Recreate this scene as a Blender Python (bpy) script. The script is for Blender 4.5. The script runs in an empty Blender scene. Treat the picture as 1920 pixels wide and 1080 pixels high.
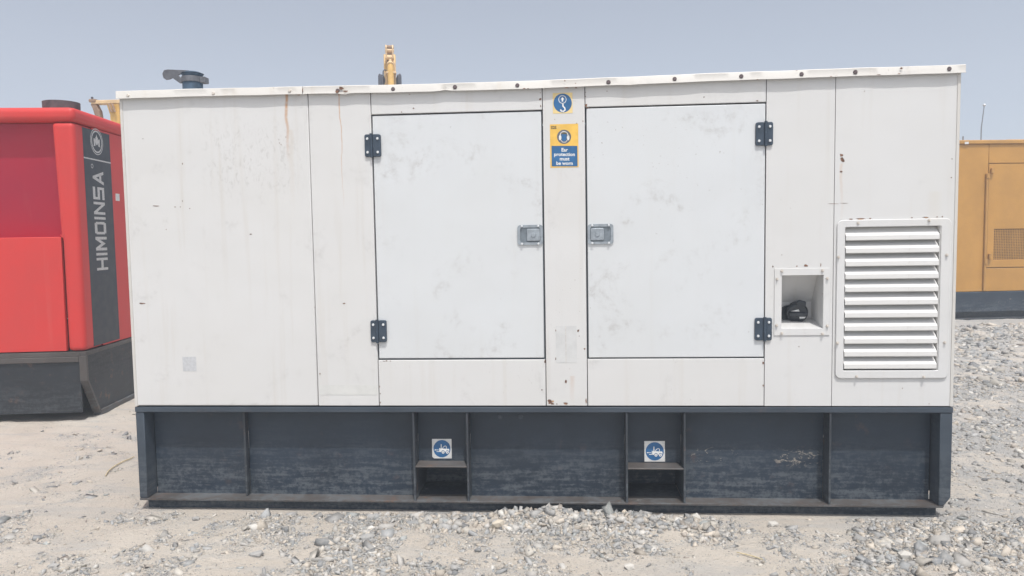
import bpy, bmesh, math, random
import numpy as np
from mathutils import Vector, Matrix

R = math.radians
scene = bpy.context.scene
COL = scene.collection

# ------------------------------------------------------------------ camera
CAM_H = 1.592
YAW, PITCH, ROLL = R(4.1388), R(-3.9185), R(0.914)
FOC = 1400.0 / 1920.0                       # focal length in picture widths
CAM_M = (Matrix.Rotation(YAW, 3, 'Z') @ Matrix.Rotation(PITCH, 3, 'X') @ Matrix.Rotation(ROLL, 3, 'Y'))
CAM_P = Vector((0.0, -4.2, CAM_H))
cam_data = bpy.data.cameras.new('camera')
cam_data.sensor_width = 36.0
cam_data.lens = 36.0 * FOC
cam_data.clip_start = 0.05
cam_data.clip_end = 3000.0
cam = bpy.data.objects.new('camera', cam_data)
COL.objects.link(cam)
right, fwd, up = CAM_M.col[0], CAM_M.col[1], CAM_M.col[2]
m = Matrix((right, up, -fwd)).transposed().to_4x4()
m.translation = CAM_P
cam.matrix_world = m
scene.camera = cam

# ------------------------------------------------------------------ sky, sun, exposure
SUN = Vector((3.3, -10.0, 24.0)).normalized()          # towards the sun
world = bpy.data.worlds.new('World')
scene.world = world
world.use_nodes = True
wt = world.node_tree
wt.nodes.clear()
sky = wt.nodes.new('ShaderNodeTexSky')
sky.sky_type = 'NISHITA'
sky.sun_disc = False
sky.sun_elevation = math.asin(SUN.z)
sky.sun_rotation = math.atan2(SUN.x, SUN.y)
sky.altitude = 0.0
sky.air_density = 1.0
sky.dust_density = 3.0
sky.ozone_density = 2.0
# dust evens the sky out towards the horizon: look it up a few degrees higher
wc = wt.nodes.new('ShaderNodeTexCoord')
wl = wt.nodes.new('ShaderNodeVectorMath')
wl.operation = 'ADD'
wl.inputs[1].default_value = (0, 0, 0.10)
wn = wt.nodes.new('ShaderNodeVectorMath')
wn.operation = 'NORMALIZE'
wt.links.new(wc.outputs['Generated'], wl.inputs[0])
wt.links.new(wl.outputs[0], wn.inputs[0])
wt.links.new(wn.outputs[0], sky.inputs['Vector'])
hsv = wt.nodes.new('ShaderNodeHueSaturation')
hsv.inputs['Saturation'].default_value = 0.43
hsv.inputs['Value'].default_value = 1.20
bg = wt.nodes.new('ShaderNodeBackground')
bg.inputs['Strength'].default_value = 0.15
wo = wt.nodes.new('ShaderNodeOutputWorld')
wt.links.new(sky.outputs[0], hsv.inputs['Color'])
wt.links.new(hsv.outputs[0], bg.inputs['Color'])
wt.links.new(bg.outputs[0], wo.inputs['Surface'])
sl = bpy.data.lights.new('sun', 'SUN')
sl.energy = 3.5
sl.angle = R(0.55)
sl.color = (1.0, 0.97, 0.93)
so = bpy.data.objects.new('sun', sl)
COL.objects.link(so)
so.rotation_euler = (-SUN).to_track_quat('-Z', 'Y').to_euler()
so.location = (5, -8, 20)
vs = scene.view_settings
vs.view_transform = 'Standard'
vs.look = 'None'
vs.exposure = -0.05
vs.gamma = 1.0
vs.use_curve_mapping = False
scene.cycles.use_denoising = True
scene.cycles.max_bounces = 8
scene.cycles.volume_bounces = 1

# ------------------------------------------------------------------ measuring helpers (photo measurements -> metres)
def ray(u, v):
    return CAM_M @ Vector(((u - 960) / 1400.0, 1.0, (540 - v) / 1400.0))
def at(u, v, y=0.0):
    d = ray(u, v)
    return CAM_P + d * ((y - CAM_P.y) / d.y)
def on_ground(u, v, z=0.0):
    d = ray(u, v)
    return CAM_P + d * ((z - CAM_P.z) / d.z)
def on_plane(u, v, p, n):
    d = ray(u, v)
    return CAM_P + d * ((p - CAM_P).dot(n) / d.dot(n))

# ------------------------------------------------------------------ materials
class NT:
    def __init__(self, name):
        self.m = bpy.data.materials.new(name)
        self.m.use_nodes = True
        self.t = self.m.node_tree
        self.b = self.t.nodes['Principled BSDF']
        self.tc = self.t.nodes.new('ShaderNodeTexCoord')
        self.o = self.tc.outputs['Object']
    def put(self, sock, v):
        if hasattr(v, 'node') or isinstance(v, bpy.types.NodeSocket):
            self.t.links.new(v, sock)
        elif isinstance(v, (tuple, list)):
            sock.default_value = tuple(v) if len(v) == 4 or len(sock.default_value) == 3 else (*v, 1.0)
        else:
            sock.default_value = v
    def map(self, scale, loc=(0, 0, 0), vec=None):
        n = self.t.nodes.new('ShaderNodeMapping')
        n.inputs['Scale'].default_value = scale
        n.inputs['Location'].default_value = loc
        self.t.links.new(vec or self.o, n.inputs['Vector'])
        return n.outputs[0]
    def noise(self, scale, detail=4, rough=0.55, vec=None, dist=0.0):
        n = self.t.nodes.new('ShaderNodeTexNoise')
        n.inputs['Scale'].default_value = scale
        n.inputs['Detail'].default_value = detail
        n.inputs['Roughness'].default_value = rough
        n.inputs['Distortion'].default_value = dist
        self.t.links.new(vec or self.o, n.inputs['Vector'])
        return n.outputs['Fac']
    def voro(self, scale, vec=None, out='Distance'):
        n = self.t.nodes.new('ShaderNodeTexVoronoi')
        n.inputs['Scale'].default_value = scale
        self.t.links.new(vec or self.o, n.inputs['Vector'])
        return n.outputs[out]
    def math(self, op, a, b=0.0, c=0.0, clamp=False):
        n = self.t.nodes.new('ShaderNodeMath')
        n.operation = op
        n.use_clamp = clamp
        self.put(n.inputs[0], a)
        self.put(n.inputs[1], b)
        self.put(n.inputs[2], c)
        return n.outputs[0]
    def ramp(self, v, a, b, lo=0.0, hi=1.0, smooth=True):
        n = self.t.nodes.new('ShaderNodeMapRange')
        n.interpolation_type = 'SMOOTHSTEP' if smooth else 'LINEAR'
        self.put(n.inputs[0], v)
        n.inputs[1].default_value, n.inputs[2].default_value = a, b
        n.inputs[3].default_value, n.inputs[4].default_value = lo, hi
        return n.outputs[0]
    def mix(self, f, a, b):
        n = self.t.nodes.new('ShaderNodeMix')
        n.data_type = 'RGBA'
        self.put(n.inputs[0], f)
        self.put(n.inputs[6], a)
        self.put(n.inputs[7], b)
        return n.outputs[2]
    def xyz(self, vec=None):
        n = self.t.nodes.new('ShaderNodeSeparateXYZ')
        self.t.links.new(vec or self.o, n.inputs[0])
        return n.outputs[0], n.outputs[1], n.outputs[2]
    def attr(self, name):
        n = self.t.nodes.new('ShaderNodeAttribute')
        n.attribute_name = name
        return n.outputs['Color']
    def bump(self, h, strength, dist):
        n = self.t.nodes.new('ShaderNodeBump')
        n.inputs['Strength'].default_value = strength
        n.inputs['Distance'].default_value = dist
        self.put(n.inputs['Height'], h)
        self.t.links.new(n.outputs[0], self.b.inputs['Normal'])
    def done(self, col, rough=0.5, metal=0.0, spec=0.5):
        self.put(self.b.inputs['Base Color'], col)
        self.put(self.b.inputs['Roughness'], rough)
        self.put(self.b.inputs['Metallic'], metal)
        self.b.inputs['Specular IOR Level'].default_value = spec
        return self.m
    def window(self, v, lo, hi, soft):
        return self.math('MULTIPLY', self.ramp(v, lo - soft, lo + soft), self.ramp(v, hi - soft, hi + soft, 1.0, 0.0))

def plain(name, col, rough=0.5, metal=0.0, var=0.12, scale=9.0, spec=0.5):
    t = NT(name)
    n = t.noise(scale, 5, 0.6)
    dark = tuple(c * (1 - var) for c in col)
    lite = tuple(min(1.0, c * (1 + var)) for c in col)
    f = t.noise(scale * 14, 3, 0.6)
    c = t.mix(t.ramp(n, 0.3, 0.7), dark, lite)
    c = t.mix(t.ramp(f, 0.55, 0.75, 0, 0.35), c, dark)
    return t.done(c, t.ramp(n, 0.3, 0.7, rough * 0.85, min(1, rough * 1.12)), metal, spec)

def white_paint(name, col, grime, streaks=(), rub=None, rough=0.42, seed=0.0, blotch=0.5):
    t = NT(name)
    ov = t.map((1, 1, 1), (seed, seed * 0.7, seed * 1.3))
    x, y, z = t.xyz()
    big = t.noise(1.3, 5, 0.6, ov)
    c = t.mix(t.ramp(big, 0.3, 0.72, 0, 0.55), col, tuple(k * s for k, s in zip(col, (0.955, 0.945, 0.92))))
    # vertical run-off film
    run = t.noise(1.0, 4, 0.6, t.map((16, 1, 0.7), (seed, 0, 0)))
    c = t.mix(t.ramp(run, 0.52, 0.8, 0, 0.36 * grime), c, (0.47, 0.42, 0.35))
    # soft hand smudges
    sm = t.math('MULTIPLY', t.ramp(t.noise(3.1, 6, 0.7, ov, 0.6), 0.52, 0.70), t.ramp(t.noise(17, 5, 0.7, ov), 0.42, 0.7))
    c = t.mix(t.math('MULTIPLY', sm, 0.95 * blotch, clamp=True), c, (0.38, 0.37, 0.36))
    # flecks and chips
    fl = t.math('MULTIPLY', t.ramp(t.noise(75, 3, 0.6, ov), 0.69, 0.74), t.ramp(t.noise(2.4, 4, 0.6, ov), 0.46, 0.62))
    c = t.mix(t.math('MULTIPLY', fl, 0.75), c, (0.20, 0.16, 0.13))
    if rub:
        x0, x1, z0, z1 = rub
        mk = t.math('MULTIPLY', t.window(x, x0, x1, 0.13), t.window(z, z0, z1, 0.10))
        mk = t.math('MULTIPLY', mk, t.ramp(t.noise(22, 6, 0.75, t.map((1.6, 1, 0.8), (1, 2, 3)), 1.5), 0.50, 0.66))
        c = t.mix(t.math('MULTIPLY', mk, 0.38), c, (0.33, 0.32, 0.30))
    for (sx, zt, zb, w, st, tint) in streaks:
        wob = t.math('MULTIPLY', t.math('SUBTRACT', t.noise(5.0, 3, 0.5, t.map((0.2, 1, 1), (sx * 7, 0, 0))), 0.5), 0.045)
        d = t.math('ABSOLUTE', t.math('SUBTRACT', t.math('ADD', x, wob), sx))
        core = t.ramp(d, w * 0.15, w, 1.0, 0.0)
        length = t.math('MULTIPLY', t.ramp(z, zt - 0.002, zt + 0.002, 1.0, 0.0), t.ramp(z, zb, zt, 0.0, 1.0, False))
        k = t.math('MULTIPLY', core, t.math('MULTIPLY', length, t.ramp(t.noise(60, 3, 0.6), 0.25, 0.6, 0.5, 1.0)))
        c = t.mix(t.math('MULTIPLY', k, st, clamp=True), c, tint)
    t.bump(t.math('ADD', t.math('MULTIPLY', t.noise(2.2, 2, 0.5, ov), 1.0), t.math('MULTIPLY', t.noise(160, 2, 0.5), 0.012)), 0.5, 0.016)
    return t.done(c, t.ramp(big, 0.3, 0.7, rough * 0.85, rough * 1.2), 0.0, 0.4)

WHITE = (0.602, 0.602, 0.596)
DOORW = (0.592, 0.611, 0.623)
RUSTY = (0.46, 0.23, 0.09)
M = {}
M['panel'] = white_paint('white canopy paint', WHITE, 0.6, seed=3.0)
M['panel_streaked'] = white_paint('white canopy paint with rust runs', WHITE, 0.8,
    streaks=((-1.573, 2.425, 2.03, 0.013, 1.0, RUSTY), (-1.553, 2.22, 1.72, 0.022, 0.22, (0.45, 0.33, 0.2)), (-1.262, 2.425, 1.75, 0.005, 0.9, RUSTY)),
    rub=(-2.05, -1.50, 1.85, 2.27), seed=0.0)
M['panel_pillar'] = white_paint('white pillar paint', WHITE, 0.7, streaks=((0.03, 0.80, 0.63, 0.02, 0.25, RUSTY),), seed=5.0, blotch=0.3)
M['panel_louvre'] = white_paint('white louvre panel paint', WHITE, 0.7,
    streaks=((1.50, 1.96, 1.62, 0.012, 0.35, (0.5, 0.33, 0.2)), (1.99, 1.80, 1.35, 0.05, 0.12, (0.5, 0.4, 0.22))), seed=8.0, blotch=0.25)
M['door'] = white_paint('cool white door paint', DOORW, 0.25, seed=11.0, rough=0.36, blotch=0.75)
M['fascia'] = white_paint('cream roof trim paint', (0.565, 0.55, 0.52), 1.2, seed=14.0, rough=0.5, blotch=0.7)
M['slat'] = white_paint('louvre paint', (0.65, 0.645, 0.63), 0.3, seed=17.0, blotch=0.3)
M['inner'] = plain('dark inner steel', (0.05, 0.055, 0.06), 0.8)
M['seal'] = plain('rubber seal', (0.07, 0.085, 0.10), 0.75)
M['hinge'] = plain('blue grey hinge', (0.032, 0.050, 0.074), 0.45, 0.0, 0.2, 20)
M['screw'] = plain('zinc screw', (0.62, 0.64, 0.65), 0.38, 0.25, 0.2, 80)
M['bolt'] = plain('weathered bolt', (0.52, 0.48, 0.43), 0.55, 0.1, 0.35, 60)
M['rustbolt'] = plain('rusted bolt', (0.105, 0.082, 0.085), 0.9, 0.0, 0.45, 70)
M['latch'] = plain('grey latch metal', (0.30, 0.335, 0.365), 0.42, 0.35, 0.15, 30)
M['latch_dark'] = plain('dark latch recess', (0.17, 0.20, 0.225), 0.5, 0.2, 0.15, 30)
M['rust'] = plain('rust chips', (0.16, 0.085, 0.055), 0.95, 0.0, 0.5, 60)
M['rust_light'] = plain('orange rust bloom', (0.40, 0.24, 0.13), 0.95, 0.0, 0.4, 60)
M['patch'] = plain('dull patch film', (0.555, 0.56, 0.555), 0.5, 0.0, 0.06, 12)
M['strip'] = plain('masking strip', (0.575, 0.577, 0.557), 0.5, 0.0, 0.06, 12)
M['label_blank'] = plain('faded paper label', (0.48, 0.49, 0.505), 0.6, 0.0, 0.10, 60)
M['yellow'] = plain('faded yellow vinyl', (0.74, 0.46, 0.09), 0.45, 0.0, 0.10, 14)
M['cream'] = plain('faded cream vinyl', (0.72, 0.56, 0.26), 0.45, 0.0, 0.08, 14)
M['blue'] = plain('sign blue vinyl', (0.022, 0.115, 0.27), 0.4, 0.0, 0.14, 18)
M['grey_print'] = plain('grey ink', (0.11, 0.12, 0.14), 0.5, 0.0, 0.2, 30)
M['white_print'] = plain('white ink', (0.72, 0.72, 0.70), 0.5, 0.0, 0.08, 60)
M['white_vinyl'] = plain('white sticker vinyl', (0.60, 0.60, 0.585), 0.45, 0.0, 0.1, 30)
M['ink'] = plain('dark ink', (0.10, 0.085, 0.05), 0.6, 0.0, 0.2, 60)
M['blackcap'] = plain('black plastic', (0.022, 0.028, 0.036), 0.45, 0.0, 0.25, 30)
M['exhaust'] = plain('blue grey pipe', (0.05, 0.085, 0.13), 0.6, 0.2, 0.3, 14)
M['clamp'] = plain('dull clamp steel', (0.13, 0.135, 0.15), 0.55, 0.4, 0.25, 14)

def black_paint(name, chips=False, edge=0.25, dust=1.0, col=(0.012, 0.021, 0.034)):
    t = NT(name)
    x, y, z = t.xyz()
    n = t.noise(2.2, 5, 0.6)
    c = t.mix(t.ramp(n, 0.3, 0.7), col, tuple(k * 1.45 for k in col))
    sc = t.math('ADD', t.math('MULTIPLY', t.noise(1.0, 6, 0.7, t.map((4, 4, 34))), 0.55), t.math('MULTIPLY', t.noise(34, 6, 0.75), 0.45))
    sc2 = t.noise(1.0, 4, 0.6, t.map((9, 9, 210), (3, 1, 2)))
    # dust film, painted paler lower down to stand for sun on the plates
    low = t.math('ADD', t.ramp(z, 0.08, 0.46, 1.25, 0.1), t.math('MULTIPLY', t.math('SUBTRACT', n, 0.5), 0.6))
    d1 = t.math('MULTIPLY', t.ramp(sc, 0.44, 0.60), low)
    c = t.mix(t.math('MULTIPLY', d1, 0.55 * dust, clamp=True), c, (0.115, 0.130, 0.142))
    d2 = t.math('MULTIPLY', t.ramp(sc2, 0.63, 0.74), t.ramp(t.noise(4, 4, 0.6), 0.45, 0.62))
    c = t.mix(t.math('MULTIPLY', t.math('MULTIPLY', d2, low), 0.85 * dust, clamp=True), c, (0.19, 0.19, 0.18))
    rs = t.math('MULTIPLY', t.ramp(t.noise(9, 6, 0.7), 0.56, 0.70), t.ramp(t.noise(2.7, 3, 0.5), 0.40, 0.65))
    c = t.mix(t.math('MULTIPLY', rs, edge), c, (0.14, 0.08, 0.055))
    if chips:
        for (x0, x1, z0, z1, th) in ((0.705, 0.98, 0.275, 0.355, 0.59), (1.19, 1.43, 0.265, 0.345, 0.535)):
            mk = t.math('MULTIPLY', t.window(x, x0, x1, 0.03), t.window(z, z0, z1, 0.025))
            mk = t.math('MULTIPLY', mk, t.ramp(t.noise(26, 5, 0.7, t.map((0.7, 1, 1.5)), 1.2), th, th + 0.05))
            c = t.mix(t.math('MULTIPLY', mk, 0.8), c, (0.30, 0.265, 0.22))
    t.bump(t.math('ADD', t.math('MULTIPLY', n, 0.6), t.math('MULTIPLY', t.noise(70, 3, 0.6), 0.08)), 0.35, 0.008)
    return t.done(c, t.ramp(sc, 0.3, 0.7, 0.42, 0.68), 0.0, 0.5)
M['base'] = black_paint('weathered black base paint', True)
M['base_edge'] = black_paint('rubbed black edge paint', False, 0.9, 1.0, (0.026, 0.031, 0.038))
M['base_top'] = black_paint('black top rail paint', False, 0.25, 0.9, (0.030, 0.041, 0.055))
M["skid"] = black_paint("dusty skid paint", False, 1.0, 0.5, (0.011, 0.014, 0.018))
M['flange'] = black_paint('rust rubbed flange paint', False, 1.0, 1.0, (0.056, 0.049, 0.045))

def red_paint(name, col):
    t = NT(name)
    n = t.noise(1.6, 5, 0.6)
    c = t.mix(t.ramp(n, 0.3, 0.7), col, (col[0] * 0.9, col[1] * 1.1, col[2] * 1.1))
    run = t.noise(1.0, 4, 0.6, t.map((9, 9, 0.6)))
    c = t.mix(t.ramp(run, 0.55, 0.85, 0, 0.18), c, (0.55, 0.17, 0.15))
    t.bump(t.noise(3, 2, 0.5), 0.25, 0.01)
    return t.done(c, 0.5, 0.0, 0.35)
M['red'] = red_paint('sun faded red paint', (0.58, 0.040, 0.036))
M['red_shaded'] = red_paint('shaded red paint', (0.37, 0.011, 0.036))  # same red, darkened so the colour carries the recess shade
M['band'] = plain('charcoal band vinyl', (0.020, 0.025, 0.035), 0.5, 0.0, 0.15, 10)
M['silver'] = plain('silver lettering', (0.50, 0.49, 0.48), 0.5, 0.1, 0.2, 60)
M['rust_pipe'] = plain('rusty exhaust stub', (0.085, 0.072, 0.078), 0.8, 0.1, 0.4, 12)
M['tan'] = plain('ochre enamel', (0.45, 0.232, 0.05), 0.5, 0.0, 0.08, 2.0)
M['tan_edge'] = plain('ochre trim', (0.44, 0.235, 0.06), 0.55, 0.0, 0.1, 4.0)
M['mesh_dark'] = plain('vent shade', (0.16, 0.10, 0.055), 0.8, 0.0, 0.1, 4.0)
M['exc'] = plain('machine yellow', (0.60, 0.37, 0.10), 0.5, 0.0, 0.15, 3.0)
M['exc_pale'] = plain('pale machine yellow', (0.66, 0.47, 0.26), 0.5, 0.0, 0.15, 3.0)
M['exc_brown'] = plain('grimy machine brown', (0.26, 0.17, 0.11), 0.7, 0.0, 0.25, 4.0)
M['hose'] = plain('hose rubber', (0.06, 0.065, 0.085), 0.7, 0.0, 0.2, 9)
M['tyre'] = plain('tyre rubber', (0.035, 0.035, 0.037), 0.85, 0.0, 0.2, 9)
M['cabglass'] = plain('cab glass', (0.04, 0.05, 0.06), 0.1, 0.0, 0.1, 3)
M['pole'] = plain('grey pole', (0.24, 0.25, 0.27), 0.6, 0.2, 0.1, 3)
M['straw'] = plain('dry straw', (0.50, 0.42, 0.26), 0.8, 0.0, 0.2, 30)

# ------------------------------------------------------------------ mesh helpers
class MB:
    def __init__(self):
        self.v, self.f = [], []
    def add(self, verts, faces):
        k = len(self.v)
        self.v += [tuple(p) for p in verts]
        self.f += [tuple(i + k for i in f) for f in faces]
        return self
    def box(self, x0, x1, y0, y1, z0, z1):
        v = [(x, y, z) for z in (z0, z1) for y in (y0, y1) for x in (x0, x1)]
        return self.add(v, [(0, 2, 3, 1), (4, 5, 7, 6), (0, 1, 5, 4), (1, 3, 7, 5), (3, 2, 6, 7), (2, 0, 4, 6)])
    def extrude(self, poly, d):
        n = len(poly)
        d = Vector(d)
        a = [Vector(p) for p in poly]
        b = [p + d for p in a]
        fs = [tuple(range(n)), tuple(reversed(range(n, 2 * n)))]
        fs += [((i + 1) % n, i, n + i, n + (i + 1) % n) for i in range(n)]
        return self.add(a + b, fs)
    def flat(self, poly):
        return self.add(poly, [tuple(range(len(poly)))])
    def hole_plate(self, outer, inner, d):
        """plate between two loops of the same length, thickness vector d"""
        n = len(outer)
        d = Vector(d)
        o, i = [Vector(p) for p in outer], [Vector(p) for p in inner]
        vs = o + i + [p + d for p in o] + [p + d for p in i]
        fs = []
        for k in range(n):
            j = (k + 1) % n
            fs += [(k, j, n + j, n + k), (2 * n + j, 2 * n + k, 3 * n + k, 3 * n + j),
                   (j, k, 2 * n + k, 2 * n + j), (n + k, n + j, 3 * n + j, 3 * n + k)]
        return self.add(vs, fs)
    def cyl(self, p0, p1, r0, r1=None, seg=16, caps=True):
        r1 = r0 if r1 is None else r1
        p0, p1 = Vector(p0), Vector(p1)
        ax = (p1 - p0).normalized()
        a = ax.orthogonal().normalized()
        b = ax.cross(a)
        vs = []
        for p, r in ((p0, r0), (p1, r1)):
            vs += [p + (a * math.cos(2 * math.pi * k / seg) + b * math.sin(2 * math.pi * k / seg)) * r for k in range(seg)]
        fs = [(k, (k + 1) % seg, seg + (k + 1) % seg, seg + k) for k in range(seg)]
        if caps:
            fs += [tuple(reversed(range(seg))), tuple(range(seg, 2 * seg))]
        return self.add(vs, fs)
    def tube(self, pts, r, seg=8):
        pts = [Vector(p) for p in pts]
        rs = r if isinstance(r, (list, tuple)) else [r] * len(pts)
        vs, fs = [], []
        ref = None
        for k, p in enumerate(pts):
            t = (pts[min(k + 1, len(pts) - 1)] - pts[max(k - 1, 0)]).normalized()
            if ref is None:
                ref = t.orthogonal().normalized()
            ref = (ref - t * ref.dot(t)).normalized()
            b = t.cross(ref)
            vs += [p + (ref * math.cos(2 * math.pi * j / seg) + b * math.sin(2 * math.pi * j / seg)) * rs[k] for j in range(seg)]
        for k in range(len(pts) - 1):
            fs += [(k * seg + j, k * seg + (j + 1) % seg, (k + 1) * seg + (j + 1) % seg, (k + 1) * seg + j) for j in range(seg)]
        fs += [tuple(reversed(range(seg))), tuple(range((len(pts) - 1) * seg, len(pts) * seg))]
        return self.add(vs, fs)
    def mesh(self, name, bevel=0.0, smooth=False, seg=1):
        me = bpy.data.meshes.new(name)
        me.from_pydata(self.v, [], self.f)
        bm = bmesh.new()
        bm.from_mesh(me)
        bmesh.ops.recalc_face_normals(bm, faces=bm.faces)
        if bevel:
            es = [e for e in bm.edges if len(e.link_faces) == 2 and e.calc_face_angle(0) > 0.5]
            r = bmesh.ops.bevel(bm, geom=es, offset=bevel, segments=seg, profile=0.6, affect='EDGES')
            if smooth:
                for f in r['faces']:
                    f.smooth = True
        bm.to_mesh(me)
        bm.free()
        if smooth and not bevel:
            me.polygons.foreach_set('use_smooth', [True] * len(me.polygons))
            me.set_sharp_from_angle(angle=R(38))
        return me
    def build(self, name, mat, parent=None, bevel=0.0, smooth=False, seg=1):
        return link(name, self.mesh(name, bevel, smooth, seg), mat, parent)

def link(name, me, mat, parent=None, loc=None, rot=None):
    if mat is not None and not me.materials:
        me.materials.append(M[mat] if isinstance(mat, str) else mat)
    o = bpy.data.objects.new(name, me)
    COL.objects.link(o)
    if parent is not None:
        o.parent = parent
    if loc is not None:
        o.location = loc
    if rot is not None:
        o.rotation_euler = rot
    return o

def thing(name, label, cat, loc=(0, 0, 0), rz=0.0, group=None):
    o = bpy.data.objects.new(name, None)
    o.empty_display_size = 0.2
    COL.objects.link(o)
    o.location = loc
    o.rotation_euler = (0, 0, rz)
    o['label'], o['category'] = label, cat
    if group:
        o['group'] = group
    return o

def tag(o, label, cat, group=None):
    o['label'], o['category'] = label, cat
    if group:
        o['group'] = group
    return o

def circle(cx, cy, rx, ry=None, n=32, a0=0.0, a1=2 * math.pi):
    ry = rx if ry is None else ry
    full = abs(a1 - a0 - 2 * math.pi) < 1e-6
    k = n if full else n - 1
    return [(cx + rx * math.cos(a0 + (a1 - a0) * i / k), cy + ry * math.sin(a0 + (a1 - a0) * i / k)) for i in range(n)]

def stroke(pts, w, closed=False):
    """quads along a 2-D polyline"""
    out = []
    pts = [Vector(p) for p in pts]
    if closed:
        pts = pts + [pts[0]]
    nrm = []
    for i in range(len(pts)):
        a, b = pts[max(i - 1, 0)], pts[min(i + 1, len(pts) - 1)]
        if closed and i in (0, len(pts) - 1):
            a, b = pts[-2], pts[1]
        t = (b - a).normalized()
        nrm.append(Vector((-t.y, t.x)) * (w / 2))
    for i in range(len(pts) - 1):
        out.append([pts[i] + nrm[i], pts[i + 1] + nrm[i + 1], pts[i + 1] - nrm[i + 1], pts[i] - nrm[i]])
    return out

def text_polys(body, size, bold=0.0, align='CENTER', line=1.0):
    cu = bpy.data.curves.new('lettering', 'FONT')
    cu.body = body
    cu.size = size
    cu.offset = bold
    cu.align_x = align
    cu.space_line = line
    cu.resolution_u = 3
    ob = bpy.data.objects.new('lettering', cu)
    COL.objects.link(ob)
    bpy.context.view_layer.update()
    me = bpy.data.meshes.new_from_object(ob.evaluated_get(bpy.context.evaluated_depsgraph_get()))
    vs = [tuple(v.co)[:2] for v in me.vertices]
    polys = [[vs[i] for i in p.vertices] for p in me.polygons]
    bpy.data.objects.remove(ob)
    bpy.data.meshes.remove(me)
    return polys

# ------------------------------------------------------------------ ground
rng = np.random.default_rng(7)
TAB = rng.random((256, 256))
def vnoise(x, y, s, off=0):
    x = np.asarray(x) * s + 37.3 + off * 11.7
    y = np.asarray(y) * s + 91.1 + off * 5.3
    xi, yi = np.floor(x).astype(int), np.floor(y).astype(int)
    fx, fy = x - xi, y - yi
    fx, fy = fx * fx * (3 - 2 * fx), fy * fy * (3 - 2 * fy)
    a, b = TAB[xi % 256, yi % 256], TAB[(xi + 1) % 256, yi % 256]
    c, d = TAB[xi % 256, (yi + 1) % 256], TAB[(xi + 1) % 256, (yi + 1) % 256]
    return (a * (1 - fx) + b * fx) * (1 - fy) + (c * (1 - fx) + d * fx) * fy - 0.5

def gauss(x, y, cx, cy, sx, sy):
    return np.exp(-((x - cx) / sx) ** 2 - ((y - cy) / sy) ** 2)

def height(x, y):
    x, y = np.asarray(x, float), np.asarray(y, float)
    h = 0.035 * vnoise(x, y, 0.9, 1) + 0.022 * vnoise(x, y, 2.7, 2) + 0.012 * vnoise(x, y, 8, 3) + 0.006 * vnoise(x, y, 21, 4) + 0.006 * vnoise(x, y, 43, 12)
    h = h * 0.8
    # trodden flat along the foot of the base
    flat = gauss(x, np.clip(y, -9, 0) , x, 0, 1, 0.16) * (np.abs(x + 0.2) < 3.2)
    h = h * (1 - 0.85 * flat) - 0.008 * flat
    # rubble pushed up against the base
    ridge = 0.034 + 0.03 * vnoise(x, y, 3.1, 5) + 0.025 * vnoise(x, y, 9, 6)
    h = h + np.clip(ridge, 0, 1) * gauss(x, y, 0.0, -0.11, 0.52, 0.10)
    h = h + 0.030 * gauss(x, y, 0.28, -0.10, 0.24, 0.07) + 0.028 * gauss(x, y, -0.16, -0.10, 0.26, 0.07)
    under = (x > -2.9) & (x < 2.4) & (y > -0.02) & (y < 1.8)
    h = np.where(under, np.minimum(h, 0.02), h)
    return h

def gp(u, v):
    p = on_ground(u, v)
    return p.x, p.y
PATCH = [  # (u, v, half width m, half depth m, amount): stony spots +, clean sand -
    (680, 1010, 0.17, 0.30, 0.42), (640, 1060, 0.25, 0.15, 0.35), (850, 960, 0.28, 0.12, 0.40), (1130, 962, 0.35, 0.10, 0.22),
    (1010, 1000, 0.35, 0.20, 0.20), (1220, 1030, 0.25, 0.10, 0.18), (930, 1070, 0.30, 0.12, 0.20), (1060, 1075, 0.22, 0.10, 0.22),
    (560, 985, 0.22, 0.10, -0.30), (745, 1045, 0.12, 0.10, -0.42), (460, 1050, 0.35, 0.12, -0.20), (560, 1055, 0.18, 0.12, -0.25),
    (1330, 1045, 0.20, 0.09, -0.38), (1370, 1070, 0.25, 0.06, -0.30), (1590, 985, 0.18, 0.06, -0.36), (1240, 1000, 0.10, 0.05, -0.3), (1420, 1010, 0.2, 0.08, -0.1),
    (560, 968, 0.14, 0.06, 0.10), (520, 1000, 0.2, 0.1, 0.2), (200, 920, 0.45, 0.16, 0.14), (80, 830, 0.5, 0.2, -0.2), (100, 960, 0.5, 0.12, -0.16), (230, 805, 0.4, 0.35, 0.16),
    (1500, 1010, 0.35, 0.12, 0.16), (1640, 1050, 0.35, 0.12, 0.14), (1760, 1000, 0.35, 0.15, 0.16), (1850, 1000, 0.4, 0.4, 0.16)]
PATCH = [(*gp(u, v), a, b, c) for u, v, a, b, c in PATCH]

def stony(x, y):
    x, y = np.asarray(x, float), np.asarray(y, float)
    s = 0.44 + 0.40 * vnoise(x * 0.6, y, 1.3, 7) + 0.50 * vnoise(x * 0.7, y, 3.4, 8) + 0.45 * vnoise(x, y, 8.0, 9) + 0.35 * vnoise(x, y, 19.0, 10)
    s = s + 0.13 * gauss(x, y, 0.15, -0.4, 0.8, 0.6) + 0.10 * np.clip((x - 1.0) / 0.5, 0, 1)
    for cx, cy, sx, sy, k in PATCH:
        s = s + k * gauss(x, y, cx, cy, sx, sy)
    s = s + 0.14 * np.clip((x - 1.9) / 1.2, 0, 1) - 0.10 * np.clip((-x - 2.0) / 1.5, 0, 1) - 0.14 * np.clip((-x - 0.9) / 0.5, 0, 1)
    return np.clip(s, 0, 1)

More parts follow.
